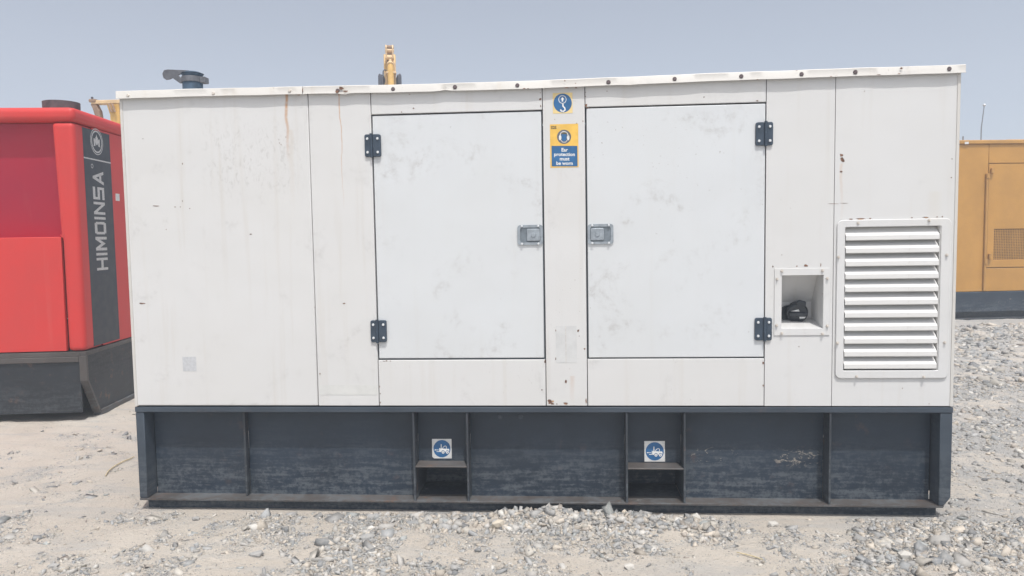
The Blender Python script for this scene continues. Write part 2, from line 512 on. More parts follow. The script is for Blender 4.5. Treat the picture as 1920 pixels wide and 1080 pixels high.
def axis(lo, hi, step, far):
    a = list(np.arange(lo, hi + 1e-6, step))
    s, x = step, hi
    outer = []
    while x < far:
        s *= 1.35
        x += s
        outer.append(x)
    s, x = step, lo
    inner = []
    while x > -far:
        s *= 1.35
        x -= s
        inner.append(x)
    return np.array(inner[::-1] + a + outer)
gx = axis(-6.0, 8.5, 0.02, 900)
gy = axis(-1.4, 10.5, 0.05, 900)
gy = np.unique(np.round(np.concatenate([gy[(gy < -1.1) | (gy > 0.12)], np.arange(-1.1, 0.12, 0.014)]), 4))
GX, GY = np.meshgrid(gx, gy)
GZ = height(GX, GY)
ny, nx = GX.shape
co = np.stack([GX, GY, GZ], -1).reshape(-1, 3)
idx = np.arange(ny * nx).reshape(ny, nx)
quads = np.stack([idx[:-1, :-1], idx[:-1, 1:], idx[1:, 1:], idx[1:, :-1]], -1).reshape(-1, 4)

def np_mesh(name, co, faces):
    me = bpy.data.meshes.new(name)
    nf, k = faces.shape
    me.vertices.add(len(co))
    me.vertices.foreach_set('co', np.ascontiguousarray(co, dtype=np.float32).ravel())
    me.loops.add(nf * k)
    me.loops.foreach_set('vertex_index', np.ascontiguousarray(faces, dtype=np.int32).ravel())
    me.polygons.add(nf)
    me.polygons.foreach_set('loop_start', np.arange(0, nf * k, k, dtype=np.int32))
    me.update(calc_edges=True)
    return me
def color_attr(me, name, rgb):
    a = me.color_attributes.new(name, 'FLOAT_COLOR', 'POINT')
    c = np.ones((len(me.vertices), 4), dtype=np.float32)
    c[:, :3] = rgb
    a.data.foreach_set('color', c.ravel())

gm = np_mesh('ground', co, quads)
gm.polygons.foreach_set('use_smooth', [True] * len(gm.polygons))
color_attr(gm, 'stony', np.repeat(stony(co[:, 0], co[:, 1])[:, None], 3, 1))
t = NT('sandy ground with stone dust')
st = t.attr('stony')
n1 = t.noise(2.0, 6, 0.65)
n2 = t.noise(14, 6, 0.7)
n3 = t.noise(85, 4, 0.7)
n4 = t.noise(260, 3, 0.7)
c = t.mix(t.ramp(n1, 0.3, 0.7), (0.485, 0.434, 0.374), (0.535, 0.487, 0.425))
sm = t.noise(1.0, 5, 0.65, t.map((1.6, 6.5, 1), (3, 1, 0)), 0.8)
c = t.mix(t.ramp(sm, 0.46, 0.66, 0, 0.55), c, (0.39, 0.383, 0.37))
g = t.math('ADD', t.math('ADD', st, t.math('MULTIPLY', t.math('SUBTRACT', n2, 0.5), 0.9)), t.math('MULTIPLY', t.math('SUBTRACT', n3, 0.5), 0.5))
c = t.mix(t.ramp(g, 0.36, 0.78, 0, 0.85), c, (0.36, 0.355, 0.345))
c = t.mix(t.math('MULTIPLY', t.ramp(n3, 0.54, 0.66), t.ramp(g, 0.15, 0.6, 0.25, 0.85)), c, (0.225, 0.225, 0.225))
c = t.mix(t.math('MULTIPLY', t.ramp(n4, 0.60, 0.72), t.ramp(g, 0.15, 0.6, 0.25, 0.55)), c, (0.62, 0.59, 0.54))
hh = t.math('ADD', t.math('MULTIPLY', n2, 0.5), t.math('ADD', t.math('MULTIPLY', n3, 0.35), t.math('MULTIPLY', n4, 0.12)))
t.bump(hh, 1.0, 0.03)
ground = link('ground', gm, t.done(c, 0.95, 0.0, 0.15))
ground['kind'] = 'structure'

# ------------------------------------------------------------------ gravel
CUBE = np.array([(x, y, z) for z in (-1, 1) for y in (-1, 1) for x in (-1, 1)], float)
CUBE_F = np.array([(0, 2, 3, 1), (4, 5, 7, 6), (0, 1, 5, 4), (1, 3, 7, 5), (3, 2, 6, 7), (2, 0, 4, 6)])
CUBE_T = np.concatenate([CUBE_F[:, [0, 1, 2]], CUBE_F[:, [0, 2, 3]]])
OCT = np.array([(1, 0, 0), (-1, 0, 0), (0, 1, 0), (0, -1, 0), (0, 0, 1), (0, 0, -1)], float)
OCT_T = np.array([(0, 2, 4), (2, 1, 4), (1, 3, 4), (3, 0, 4), (2, 0, 5), (1, 2, 5), (3, 1, 5), (0, 3, 5)])
TONES = np.array([(0.36, 0.36, 0.355), (0.29, 0.30, 0.305), (0.43, 0.415, 0.39), (0.47, 0.44, 0.39), (0.50, 0.445, 0.375),
                  (0.19, 0.20, 0.21), (0.38, 0.335, 0.29), (0.58, 0.56, 0.52), (0.33, 0.35, 0.345)])
TONE_P = np.array([0.20, 0.13, 0.17, 0.14, 0.17, 0.04, 0.06, 0.05, 0.04])
def rot_mats(n, tilt):
    a = rng.random(n) * 2 * np.pi
    b = rng.normal(0, tilt, n)
    c = rng.normal(0, tilt, n)
    ca, sa, cb, sb, cc, sc = np.cos(a), np.sin(a), np.cos(b), np.sin(b), np.cos(c), np.sin(c)
    Z = np.zeros(n); O = np.ones(n)
    rz = np.stack([ca, -sa, Z, sa, ca, Z, Z, Z, O], 1).reshape(n, 3, 3)
    rx = np.stack([O, Z, Z, Z, cb, -sb, Z, sb, cb], 1).reshape(n, 3, 3)
    ry = np.stack([cc, Z, sc, Z, O, Z, -sc, Z, cc], 1).reshape(n, 3, 3)
    return rz @ rx @ ry
def scatter(n, x0, x1, y0, y1, smin, smax, power, base, tris, jit, flat, thresh, sink, tilt):
    x = rng.uniform(x0, x1, n * 4)
    y = rng.uniform(y0, y1, n * 4)
    s = stony(x, y)
    ok = rng.random(n * 4) < np.clip((s - thresh) / (0.85 - thresh), 0.03, 1) ** 1.5
    ok &= ~((x > -2.55) & (x < 2.1) & (y > 0.10) & (y < 1.7))
    ok &= ~((x < -4.25) & (y > 2.2)) & ~((x > 6.3) & (y > 8.55 + 0.14 * (x - 6.3)))
    # keep to what the camera can see from here and a little beyond
    w = y + 4.2
    ok &= (np.abs((x + 0.07 * w) / np.maximum(w, 0.1)) < 1.25)
    x, y = x[ok][:n], y[ok][:n]
    m = len(x)
    size = smin * (smax / smin) ** (rng.random(m) ** power)
    sh = base[None] + rng.uniform(-jit, jit, (m, len(base), 3))
    asp = np.stack([rng.uniform(0.8, 1.6, m), rng.uniform(0.45, 1.0, m), rng.uniform(flat * 0.5, flat * 1.6, m)], 1) * size[:, None] * 0.5
    v = np.einsum('nij,nkj->nki', rot_mats(m, tilt), sh * asp[:, None])
    z = height(x, y) + asp[:, 2] * sink
    v = v + np.stack([x, y, z], 1)[:, None]
    k = len(base)
    f = (tris[None] + (np.arange(m) * k)[:, None, None]).reshape(-1, 3)
    tone = TONES[rng.choice(len(TONES), m, p=TONE_P / TONE_P.sum())] * rng.uniform(0.62, 1.12, (m, 1))
    return v.reshape(-1, 3), f, np.repeat(tone, k, 0)
def gravel(name, label, sets):
    vs, fs, cs, k = [], [], [], 0
    for v, f, c in sets:
        vs.append(v); fs.append(f + k); cs.append(c); k += len(v)
    me = np_mesh(name, np.concatenate(vs), np.concatenate(fs))
    color_attr(me, 'tone', np.concatenate(cs))
    o = link(name, me, M['stone'])
    o['kind'], o['label'], o['category'] = 'stuff', label, 'gravel'
    return o
t = NT('crushed stone')
tn = t.attr('tone')
ns = t.noise(60, 5, 0.7)
c = t.mix(t.ramp(ns, 0.35, 0.75, 0.05, 0.45), tn, (0.44, 0.41, 0.37))
t.bump(t.noise(180, 4, 0.7), 0.5, 0.004)
M['stone'] = t.done(c, 0.9, 0.0, 0.25)
gravel('gravel', 'crushed grey and beige stones scattered over the sand', [
    scatter(50000, -5.0, 5.2, -1.1, -0.03, 0.005, 0.024, 2.7, CUBE, CUBE_T, 0.55, 0.5, 0.22, 0.05, 0.45),
    scatter(1500, -5.0, 5.2, -1.1, -0.04, 0.022, 0.060, 2.0, CUBE, CUBE_T, 0.55, 0.45, 0.25, 0.10, 0.4),
    scatter(62000, -5.0, 5.2, -1.1, -0.03, 0.004, 0.010, 1.4, OCT, OCT_T, 0.4, 0.6, -0.10, 0.1, 0.5),
    scatter(15000, 1.9, 8.6, -0.4, 4.0, 0.009, 0.045, 2.6, CUBE, CUBE_T, 0.5, 0.42, 0.25, 0.0, 0.35),
    scatter(22000, 1.9, 8.6, -0.4, 4.0, 0.005, 0.012, 1.2, OCT, OCT_T, 0.35, 0.7, 0.12, 0.3, 0.5),
    scatter(15000, 2.2, 13.0, 3.5, 9.9, 0.015, 0.085, 2.4, CUBE, CUBE_T, 0.5, 0.45, 0.22, 0.0, 0.35),
    scatter(3500, -5.6, -2.4, 0.0, 3.6, 0.010, 0.05, 2.4, CUBE, CUBE_T, 0.5, 0.30, 0.30, 0.0, 0.3),
    scatter(12000, -5.6, -2.4, 0.0, 3.6, 0.004, 0.011, 1.2, OCT, OCT_T, 0.35, 0.6, 0.20, 0.3, 0.5),
    # the rubble bank against the base
    scatter(2600, -0.85, 0.8, -0.30, -0.04, 0.007, 0.042, 2.4, CUBE, CUBE_T, 0.55, 0.55, 0.0, 0.3, 0.6)])

# ------------------------------------------------------------------ white generator
GEN = thing('white_generator', 'long white canopied generator on a black steel base with two doors and a louvre', 'generator')
XS = [-2.556, -1.445, -1.085, -0.119, 0.116, 1.096, 1.461, 2.108]
ZB, ZM, ZT = 0.055, 0.627, 2.432
DEPTH = 1.55
GAP = 0.0018
def panel(x0, x1, z0, z1, mat, y=0.0, th=0.03, name='wall_panel', g=GAP, bevel=0.003):
    return MB().box(x0 + g, x1 - g, y, y + th, z0 + g, z1 - g).build(name, mat, GEN, bevel, True, 2)

ZD0, ZD1 = 0.903, 2.291              # the two doors, bottom and top
ZD2 = 2.299
panel(XS[0] + 0.004, XS[1], ZM, ZT, 'panel_streaked', bevel=0.006)
panel(XS[1], XS[2], ZM, ZT, 'panel_streaked')
panel(XS[2], XS[3], ZD1, ZT, 'panel')
panel(XS[2], XS[3], ZM, ZD0 - 0.007, 'panel')
panel(XS[3], XS[4], ZM, ZT, 'panel_pillar')
panel(XS[4], XS[5], ZD2, ZT, 'panel')
panel(XS[4], XS[5], ZM, ZD0 - 0.005, 'panel')
door_a = panel(XS[2] + 0.0045, XS[3] - 0.007, ZD0, ZD1 - 0.005, 'door', 0.005, 0.03, 'door', 0.001, 0.004)
door_b = panel(XS[4] + 0.007, XS[5] - 0.003, ZD0, ZD2 - 0.006, 'door', 0.001, 0.03, 'door', 0.001, 0.004)
door_a['label'] = 'cool white door hinged beside the streaked blank panel'
door_b['label'] = 'cool white door hinged beside the filler recess'
for d, x0, x1, zt in ((door_a, XS[2], XS[3], ZD1), (door_b, XS[4], XS[5], ZD2)):
    o = [(x0 + 0.002, 0.016, ZD0 - 0.012), (x1 - 0.002, 0.016, ZD0 - 0.012), (x1 - 0.002, 0.016, zt - 0.002), (x0 + 0.002, 0.016, zt - 0.002)]
    i = [(x0 + 0.03, 0.016, ZD0 + 0.02), (x1 - 0.03, 0.016, ZD0 + 0.02), (x1 - 0.03, 0.016, zt - 0.03), (x0 + 0.03, 0.016, zt - 0.03)]
    # rubber gasket seen through the door gap
    MB().hole_plate(o, [(p[0], p[1], p[2]) for p in i], (0, 0.014, 0)).build('door_seal', 'seal', d)

def rect3(x0, x1, z0, z1, y):
    return [(x0, y, z0), (x1, y, z0), (x1, y, z1), (x0, y, z1)]
# panel with the filler recess
rx0, rx1 = at(1465, 570).x, at(1543, 570).x
rz0, rz1 = at(1504, 616).z, at(1504, 516).z
MB().hole_plate(rect3(XS[5] + GAP, XS[6] - GAP, ZM + GAP, ZT - GAP, 0), rect3(rx0, rx1, rz0, rz1, 0), (0, 0.03, 0)).build('wall_panel', 'panel', GEN)
# panel with the louvre
lx0, lx1 = at(1582, 560).x, at(1760, 560).x
lz0, lz1 = at(1670, 694).z, at(1672, 425).z
MB().hole_plate(rect3(XS[6] + GAP, XS[7] - 0.004, ZM + GAP, ZT - GAP, 0), rect3(lx0, lx1, lz0, lz1, 0), (0, 0.03, 0)).build('wall_panel', 'panel_louvre', GEN)

# end walls, rear wall, roof, floor
for x0, x1 in ((XS[0] - 0.002, XS[0] + 0.003), (XS[7] - 0.003, XS[7] + 0.002)):
    MB().box(x0, x1, 0.004, DEPTH, ZM, ZT).build('end_wall', 'panel', GEN)
for cx, sgn in ((XS[0], 1), (XS[7], -1)):
    prof = [(cx - sgn * 0.004, 0.045), (cx - sgn * 0.004, 0.006), (cx + sgn * 0.001, -0.003), (cx + sgn * 0.016, -0.004), (cx + sgn * 0.018, 0.002), (cx + sgn * 0.018, 0.045)]
    MB().extrude([(x, y, ZM + 0.002) for x, y in prof], (0, 0, ZT - ZM - 0.004)).build('corner_post', 'fascia', GEN, 0.0, True)
MB().box(XS[0], XS[7], DEPTH, DEPTH + 0.03, ZM, ZT).build('rear_wall', 'panel', GEN)
MB().box(XS[0] + 0.01, XS[7] - 0.01, 0.035, DEPTH - 0.01, ZM - 0.004, ZM + 0.01).build('floor_plate', 'inner', GEN)
MB().box(XS[0] - 0.006, XS[7] + 0.010, 0.013, DEPTH + 0.05, 2.447, 2.456).build('roof', 'fascia', GEN)

# roof trim along the front, in two lengths, slightly sagging and dented
def sag(x):
    return 0.006 - 0.015 * math.exp(-((x + 0.45) / 1.15) ** 2)
random.seed(4)
def trim(x0, x1, n):
    prof = [(0.012, 2.4590), (-0.018, 2.4580), (-0.0215, 2.4535), (-0.0215, 2.4235), (-0.0260, 2.4155), (-0.0260, 2.4135), (-0.0235, 2.4135), (-0.0195, 2.4205), (-0.0185, 2.4500), (0.012, 2.4565)]
    mb = MB()
    k = len(prof)
    vs, fs = [], []
    ph = [random.uniform(0, 6.28) for _ in range(4)]
    for i in range(n + 1):
        x = x0 + (x1 - x0) * i / n
        wob = 0.0012 * math.sin(x * 9 + ph[0]) + 0.0009 * math.sin(x * 23 + ph[1])
        dent = -0.006 * math.exp(-((x + 0.66) / 0.03) ** 2) + 0.007 * math.exp(-((x + 1.23) / 0.025) ** 2) + 0.003 * math.exp(-((x - 0.35) / 0.02) ** 2)
        for j, (y, z) in enumerate(prof):
            lip = 1.0 if 3 <= j <= 7 else 0.25
            lw = 1.0 if 4 <= j <= 6 else 0.0
            vs.append((x, y + lip * wob * 0.8, z + sag(x) + wob * 0.6 - lw * dent))
    for i in range(n):
        for j in range(k):
            a, b = i * k + j, i * k + (j + 1) % k
            fs.append((a, b, b + k, a + k))
    fs += [tuple(range(k)), tuple(reversed(range(n * k, n * k + k)))]
    return mb.add(vs, fs).build('roof_trim', 'fascia', GEN, 0.0, True)
xj = at(568, 172, -0.02).x
trim_a = trim(XS[0] - 0.008, xj - 0.0015, 40)
trim_b = trim(xj + 0.0015, XS[7] + 0.014, 120)
tb = MB().cyl((0, 0, 0), (0, -0.007, 0), 0.011, 0.0075, 10).mesh('bolt', 0.0, True)
tr = MB().cyl((0, 0, 0), (0, -0.006, 0), 0.0125, 0.010, 9).mesh('bolt', 0.0, True)
for u, v, rusty in ((240, 179, 0), (400, 175, 0), (543, 170, 0), (633, 170, 1), (737, 167, 1), (853, 163, 1), (970, 160, 1), (1141, 154, 1), (1265, 148, 1), (1390, 143, 1), (1503, 139, 1), (1604, 135, 1), (1780, 129, 1)):
    p = at(u, v, -0.022)
    link('bolt', tr if rusty else tb, 'rustbolt' if rusty else 'bolt', trim_a if p.x < xj else trim_b, (p.x, -0.0205, p.z))

# hinges
def hinge(u, v, flip):
    p = at(u, v, -0.005)
    h = bpy.data.objects.new('hinge', None)
    COL.objects.link(h)
    h.parent = GEN
    h.location = (p.x, -0.0025, p.z)
    w, hh = 0.046, 0.063
    for s in (-1, 1):
        poly = []
        for cx, cz, a0 in ((w - 0.011, hh - 0.011, 0), (0.0015, hh - 0.0005, 90), (0.0015, -hh + 0.0005, 180), (w - 0.011, -hh + 0.011, 270)):
            if a0 in (0, 270):
                poly += [(cx + 0.011 * math.cos(R(a0 + k * 22.5)), cz + 0.011 * math.sin(R(a0 + k * 22.5))) for k in range(5)]
            else:
                poly.append((cx, cz))
        poly = [(s * x, 0.009, z) for x, z in poly]
        MB().extrude(poly, (0, -0.0175, 0)).build('leaf', 'hinge', h, 0.0018, True)
    kx = 0.007 * flip
    MB().cyl((kx, -0.009, -hh - 0.004), (kx, -0.009, -0.001), 0.0085, None, 12).build('knuckle', 'hinge', h, 0.0, True)
    MB().cyl((kx, -0.009, 0.001), (kx, -0.009, hh + 0.004), 0.0085, None, 12).build('knuckle', 'hinge', h, 0.0, True)
    for sx in (-1, 1):
        for sz in (-1, 1):
            link('screw', SCREW, 'screw', h, (sx * 0.029, -0.011, sz * 0.038))
SCREW = MB().cyl((0, 0, 0), (0, -0.0035, 0), 0.0078, 0.0055, 10).mesh('screw', 0.0, True)
for u, v, fl in ((699, 273, -1), (710, 621, -1), (1433, 251, 1), (1431, 617, 1)):
    hinge(u, v, fl)

# paddle latches
def rrect(x0, x1, z0, z1, r, n=5):
    out = []
    for cx, cz, a0 in ((x1 - r, z1 - r, 0), (x0 + r, z1 - r, 90), (x0 + r, z0 + r, 180), (x1 - r, z0 + r, 270)):
        out += [(cx + r * math.cos(R(a0 + 90 * k / (n - 1))), cz + r * math.sin(R(a0 + 90 * k / (n - 1)))) for k in range(n)]
    return out
def latch(u, v, side):
    p = at(u, v, -0.004)
    h = bpy.data.objects.new('latch', None)
    COL.objects.link(h)
    h.parent = GEN
    h.location = (p.x, 0.004 if side < 0 else 0.0, p.z)
    w, hh = 0.071, 0.056
    P3 = lambda pts, y: [(x, y, z) for x, z in pts]
    MB().hole_plate(P3(rrect(-w, w, -hh, hh, 0.016), -0.006), P3(rrect(-w * 0.80, w * 0.80, -hh * 0.74, hh * 0.74, 0.012), -0.006), (0, 0.006, 0)).build('bezel', 'latch', h, 0.0, True)
    MB().extrude(P3(rrect(-w * 0.8, w * 0.8, -hh * 0.74, hh * 0.74, 0.012), -0.0012), (0, 0.001, 0)).build('dish', 'latch_dark', h)
    c = -side * 0.018
    MB().extrude(P3(rrect(c - 0.037, c + 0.037, -0.034, 0.034, 0.007), -0.0022), (0, -0.008, 0)).build('paddle', 'latch', h, 0.002, True)
    MB().cyl((c, -0.0102, 0.0), (c, -0.0142, 0.0), 0.0135, 0.012, 16).build('keyhole', 'latch', h, 0.0, True)
    for sx in (-1, 1):
        for sz in (-1, 1):
            link('screw', LSCREW, 'screw', h, (sx * 0.046, -0.006, sz * 0.0495))
LSCREW = MB().cyl((0, 0, 0), (0, -0.008, 0), 0.0068, 0.005, 8).mesh('screw', 0.0, True)
latch(994, 440.5, -1)
latch(1126, 439, 1)

# louvre
P3 = lambda pts, y: [(x, y, z) for x, z in pts]
fx0, fx1 = at(1567, 560).x, at(1779.5, 560).x
fz0, fz1 = at(1670, 709).z, at(1672, 411).z
n = 6
LF = MB().hole_plate(P3(rrect(fx0, fx1, fz0, fz1, 0.03, n), -0.011), P3(rrect(lx0, lx1, lz0, lz1, 0.004, n), -0.011), (0, 0.010, 0)).build('louvre_frame', 'panel_louvre', GEN, 0.004, True, 2)
zs = [at(1672, v - 0.5).z for v in (444.8, 468.9, 493.4, 517.5, 541.6, 566, 590, 614.7, 638.8, 662.9, 686)]
sw = lx1 - lx0
pitch_z = (zs[0] - zs[-1]) / 10
# blade profile: front lip, then a slope rising to the back behind the lip above
bl = [(-0.010, -0.0165), (-0.0125, -0.013), (-0.0125, 0.010), (-0.009, 0.0135), (0.040, pitch_z - 0.010), (0.060, pitch_z + 0.002), (0.061, pitch_z - 0.001), (0.041, pitch_z - 0.014), (-0.0085, 0.0105), (-0.0105, 0.008), (-0.0105, -0.0155), (-0.008, -0.0165)]
slat_me = MB().extrude([(0.003, y, z) for y, z in bl], (sw - 0.012, 0, 0)).mesh('slat', 0.0, False)
for z in zs:
    link('slat', slat_me, 'slat', LF, (lx0, 0, z))
MB().box(lx0 - 0.02, lx1 + 0.02, 0.085, 0.09, lz0 - 0.02, lz1 + 0.02).build('backing_plate', 'slat', LF)
for x0, x1 in ((lx0 - 0.004, lx0 + 0.001), (lx1 - 0.004, lx1 + 0.002)):
    MB().box(x0, x1, -0.004, 0.09, lz0, lz1).build('cheek_plate', 'slat', LF)
bolt_me = MB().cyl((0, 0, 0), (0, -0.003, 0), 0.0085, None, 6).cyl((0, -0.003, 0), (0, -0.011, 0), 0.0055, 0.005, 8).mesh('bolt', 0.0, True)
for u, v in ((1609, 418), (1742, 413), (1572, 482), (1570, 643), (1775, 478), (1771, 642), (1606, 706), (1732, 707)):
    p = at(u, v, -0.011)
    link('bolt', bolt_me, 'bolt', LF, (p.x, -0.011, p.z))

# filler recess with its frame and cap
qx0, qx1 = at(1451.5, 565).x, at(1555.5, 565).x
qz0, qz1 = at(1504, 628.5).z, at(1504, 503).z
RF = MB().hole_plate(rect3(qx0, qx1, qz0, qz1, -0.005), rect3(rx0, rx1, rz0, rz1, -0.005), (0, 0.0045, 0)).build('recess_frame', 'panel', GEN, 0.001)
d0, d1, zk = 0.10, 0.20, rz0 + 0.13
side = [(0.001, rz1), (d0, rz1), (d1, zk), (d1, rz0 + 0.034), (0.001, rz0)]
MB().extrude([(rx0 - 0.002, y, z) for y, z in side], (-0.003, 0, 0)).build('recess_cheek', 'panel', RF)
MB().extrude([(rx1 + 0.002, y, z) for y, z in side], (0.003, 0, 0)).build('recess_cheek', 'panel', RF)
mb = MB()
for (ya, za), (yb, zb) in zip(side[:-1], side[1:]):
    mb.flat([(rx0 - 0.002, ya, za), (rx1 + 0.002, ya, za), (rx1 + 0.002, yb, zb), (rx0 - 0.002, yb, zb)])
mb.build('recess_lining', 'panel', RF)
for u, v in ((1466, 508), (1542, 507), (1457, 523), (1551, 522), (1456, 610), (1551, 611), (1466, 625), (1542, 626)):
    p = at(u, v, -0.005)
    link('bolt', bolt_me, 'bolt', RF, (p.x, -0.005, p.z))
pc = at(1494.5, 587, 0.13)
capm = bpy.data.objects.new('filler_cap', None)
COL.objects.link(capm)
capm.parent = GEN
capm.location = pc
capm.rotation_euler = (R(22), 0, R(-12))
MB().cyl((0, 0.06, 0), (0, 0.012, 0), 0.045, 0.052, 24).build('neck', 'blackcap', capm, 0.0, True)
MB().cyl((0, 0.012, 0), (0, -0.012, 0), 0.060, 0.057, 28).build('lid', 'blackcap', capm, 0.003, True)
MB().box(-0.046, 0.046, -0.024, -0.011, -0.013, 0.013).build('grip', 'blackcap', capm, 0.004, True)
MB().extrude([(-0.006, 0.006, 0.045), (0.044, 0.006, 0.040), (0.044, 0.006, 0.074), (0.008, 0.006, 0.083), (-0.006, 0.006, 0.074)], (0, -0.016, 0)).build('hasp', 'blackcap', capm, 0.003, True)
MB().extrude([(-0.036, -0.0123, 0.018), (0.012, -0.0123, 0.017), (0.006, -0.0123, 0.030)], (0, -0.001, 0)).build('pale_mark', 'screw', capm)  # pale patches on the lid, above and below the grip
MB().extrude([(0.012, -0.0123, -0.017), (0.046, -0.0123, -0.016), (0.040, -0.0123, -0.026), (0.014, -0.0123, -0.029)], (0, -0.001, 0)).build('pale_mark', 'screw', capm)
link('base_ring', MB().cyl((rx0 + (rx1 - rx0) * 0.42, 0.198, pc.z - 0.01), (rx0 + (rx1 - rx0) * 0.42, 0.17, pc.z - 0.01), 0.05, None, 20).mesh('base_ring'), 'blackcap', RF)

# stickers on the pillar
def decal(name, polys, mat, parent, y, to=at):
    mb = MB()
    for p in polys:
        mb.flat([to(u, v, y) for u, v in p])
    return mb.build(name, mat, parent)
def sheet(name, u0, u1, v0, v1, mat, parent, y, th=0.0006):
    a, b = at((u0 + u1) / 2, v1, y), at((u0 + u1) / 2, v0, y)
    x0, x1 = at(u0, (v0 + v1) / 2, y).x, at(u1, (v0 + v1) / 2, y).x
    return MB().box(x0, x1, y, y + th, a.z, b.z).build(name, mat, parent)
s1 = sheet('sticker', 1036.5, 1073.5, 174, 212.5, 'cream', GEN, -0.0010)
s1['label'] = 'square lifting-hook sticker high on the pillar'
decal('print', [circle(1055, 193.2, 17.2, 17.8)], 'blue', s1, -0.0014)
hook = stroke([(1055.5, 203 - 8.5), (1055.5, 199), (1059, 202.5), (1059.5, 206), (1056.5, 208.8), (1052.5, 208.2), (1050.8, 205.4)], 2.6)
decal('print', stroke(circle(1054.6, 186.5, 7.0, 7.2, 24), 1.1, True) + hook + [[(1054.6, 181.5), (1058, 186.5), (1056, 186.5), (1056, 190.5), (1053.2, 190.5), (1053.2, 186.5), (1051.2, 186.5)]], 'white_print', s1, -0.0018)
s2 = sheet('sticker', 1031.5, 1084.5, 232.5, 314, 'yellow', GEN, -0.0010)
s2['label'] = 'yellow and blue ear protection sticker on the pillar'
decal('print', [[(1034, 273.5), (1082.5, 273.5), (1083, 312), (1034.5, 312)]], 'blue', s2, -0.0014)
decal('print', [circle(1057.6, 256.5, 13.2, 13.4)], 'grey_print', s2, -0.0014)
# head with ear muffs
decal('print', stroke(circle(1057.6, 255, 7.6, 8.2, 14, math.pi, 2 * math.pi), 1.4) +
      [circle(1050.2, 258.0, 2.4, 5.0, 14), circle(1065.4, 258.0, 2.4, 5.0, 14)] + stroke([(1052, 263), (1055, 266.5), (1060.5, 266.5), (1063.6, 263)], 1.0), 'white_print', s2, -0.0018)
decal('print', [[(1052.6, 251.5), (1062.6, 251.5), (1061.6, 262.5), (1059.6, 264.5), (1055.6, 264.5), (1053.6, 262.5)]], 'blue', s2, -0.0022)
decal('print', [[(1052.0, 249.5), (1054, 248), (1061, 248), (1063.2, 249.5), (1062.6, 251.6), (1052.6, 251.6)]], 'ink', s2, -0.0024)
decal('lettering', [[(1058.5 + x, 284.0 - y) for x, y in p] for p in text_polys('Ear\nprotection\nmust\nbe worn', 9.2, 0.22, 'CENTER', 0.91)], 'white_print', s2, -0.0018)
decal('lettering', [[(1033.0 + x, 241.6 - y) for x, y in p] for p in text_polys('S2S', 7.4, 0.3, 'LEFT')], 'ink', s2, -0.0014)
decal('lettering', stroke([(1044.5, 236.5), (1049.5, 236.2)], 0.9) + stroke([(1044.5, 238.6), (1050.0, 238.4)], 0.9) + stroke([(1044.5, 240.6), (1052.5, 240.2)], 0.6), 'cream', s2, -0.0014)

# blank label, masking patch, strip
sheet('label', 342.5, 368, 669, 696, 'label_blank', GEN, -0.0010)
pt = sheet('patch', 1042.5, 1081.5, 611, 680, 'patch', GEN, -0.0010)
MB().box(at(1061, 645).x - 0.001, at(1061, 645).x + 0.001, -0.0016, -0.0011, at(1061, 680).z, at(1061, 611).z).build('seam', 'bolt', pt)
sheet('masking_strip', 598.5, 709, 722, 740.5, 'strip', GEN, -0.0010)

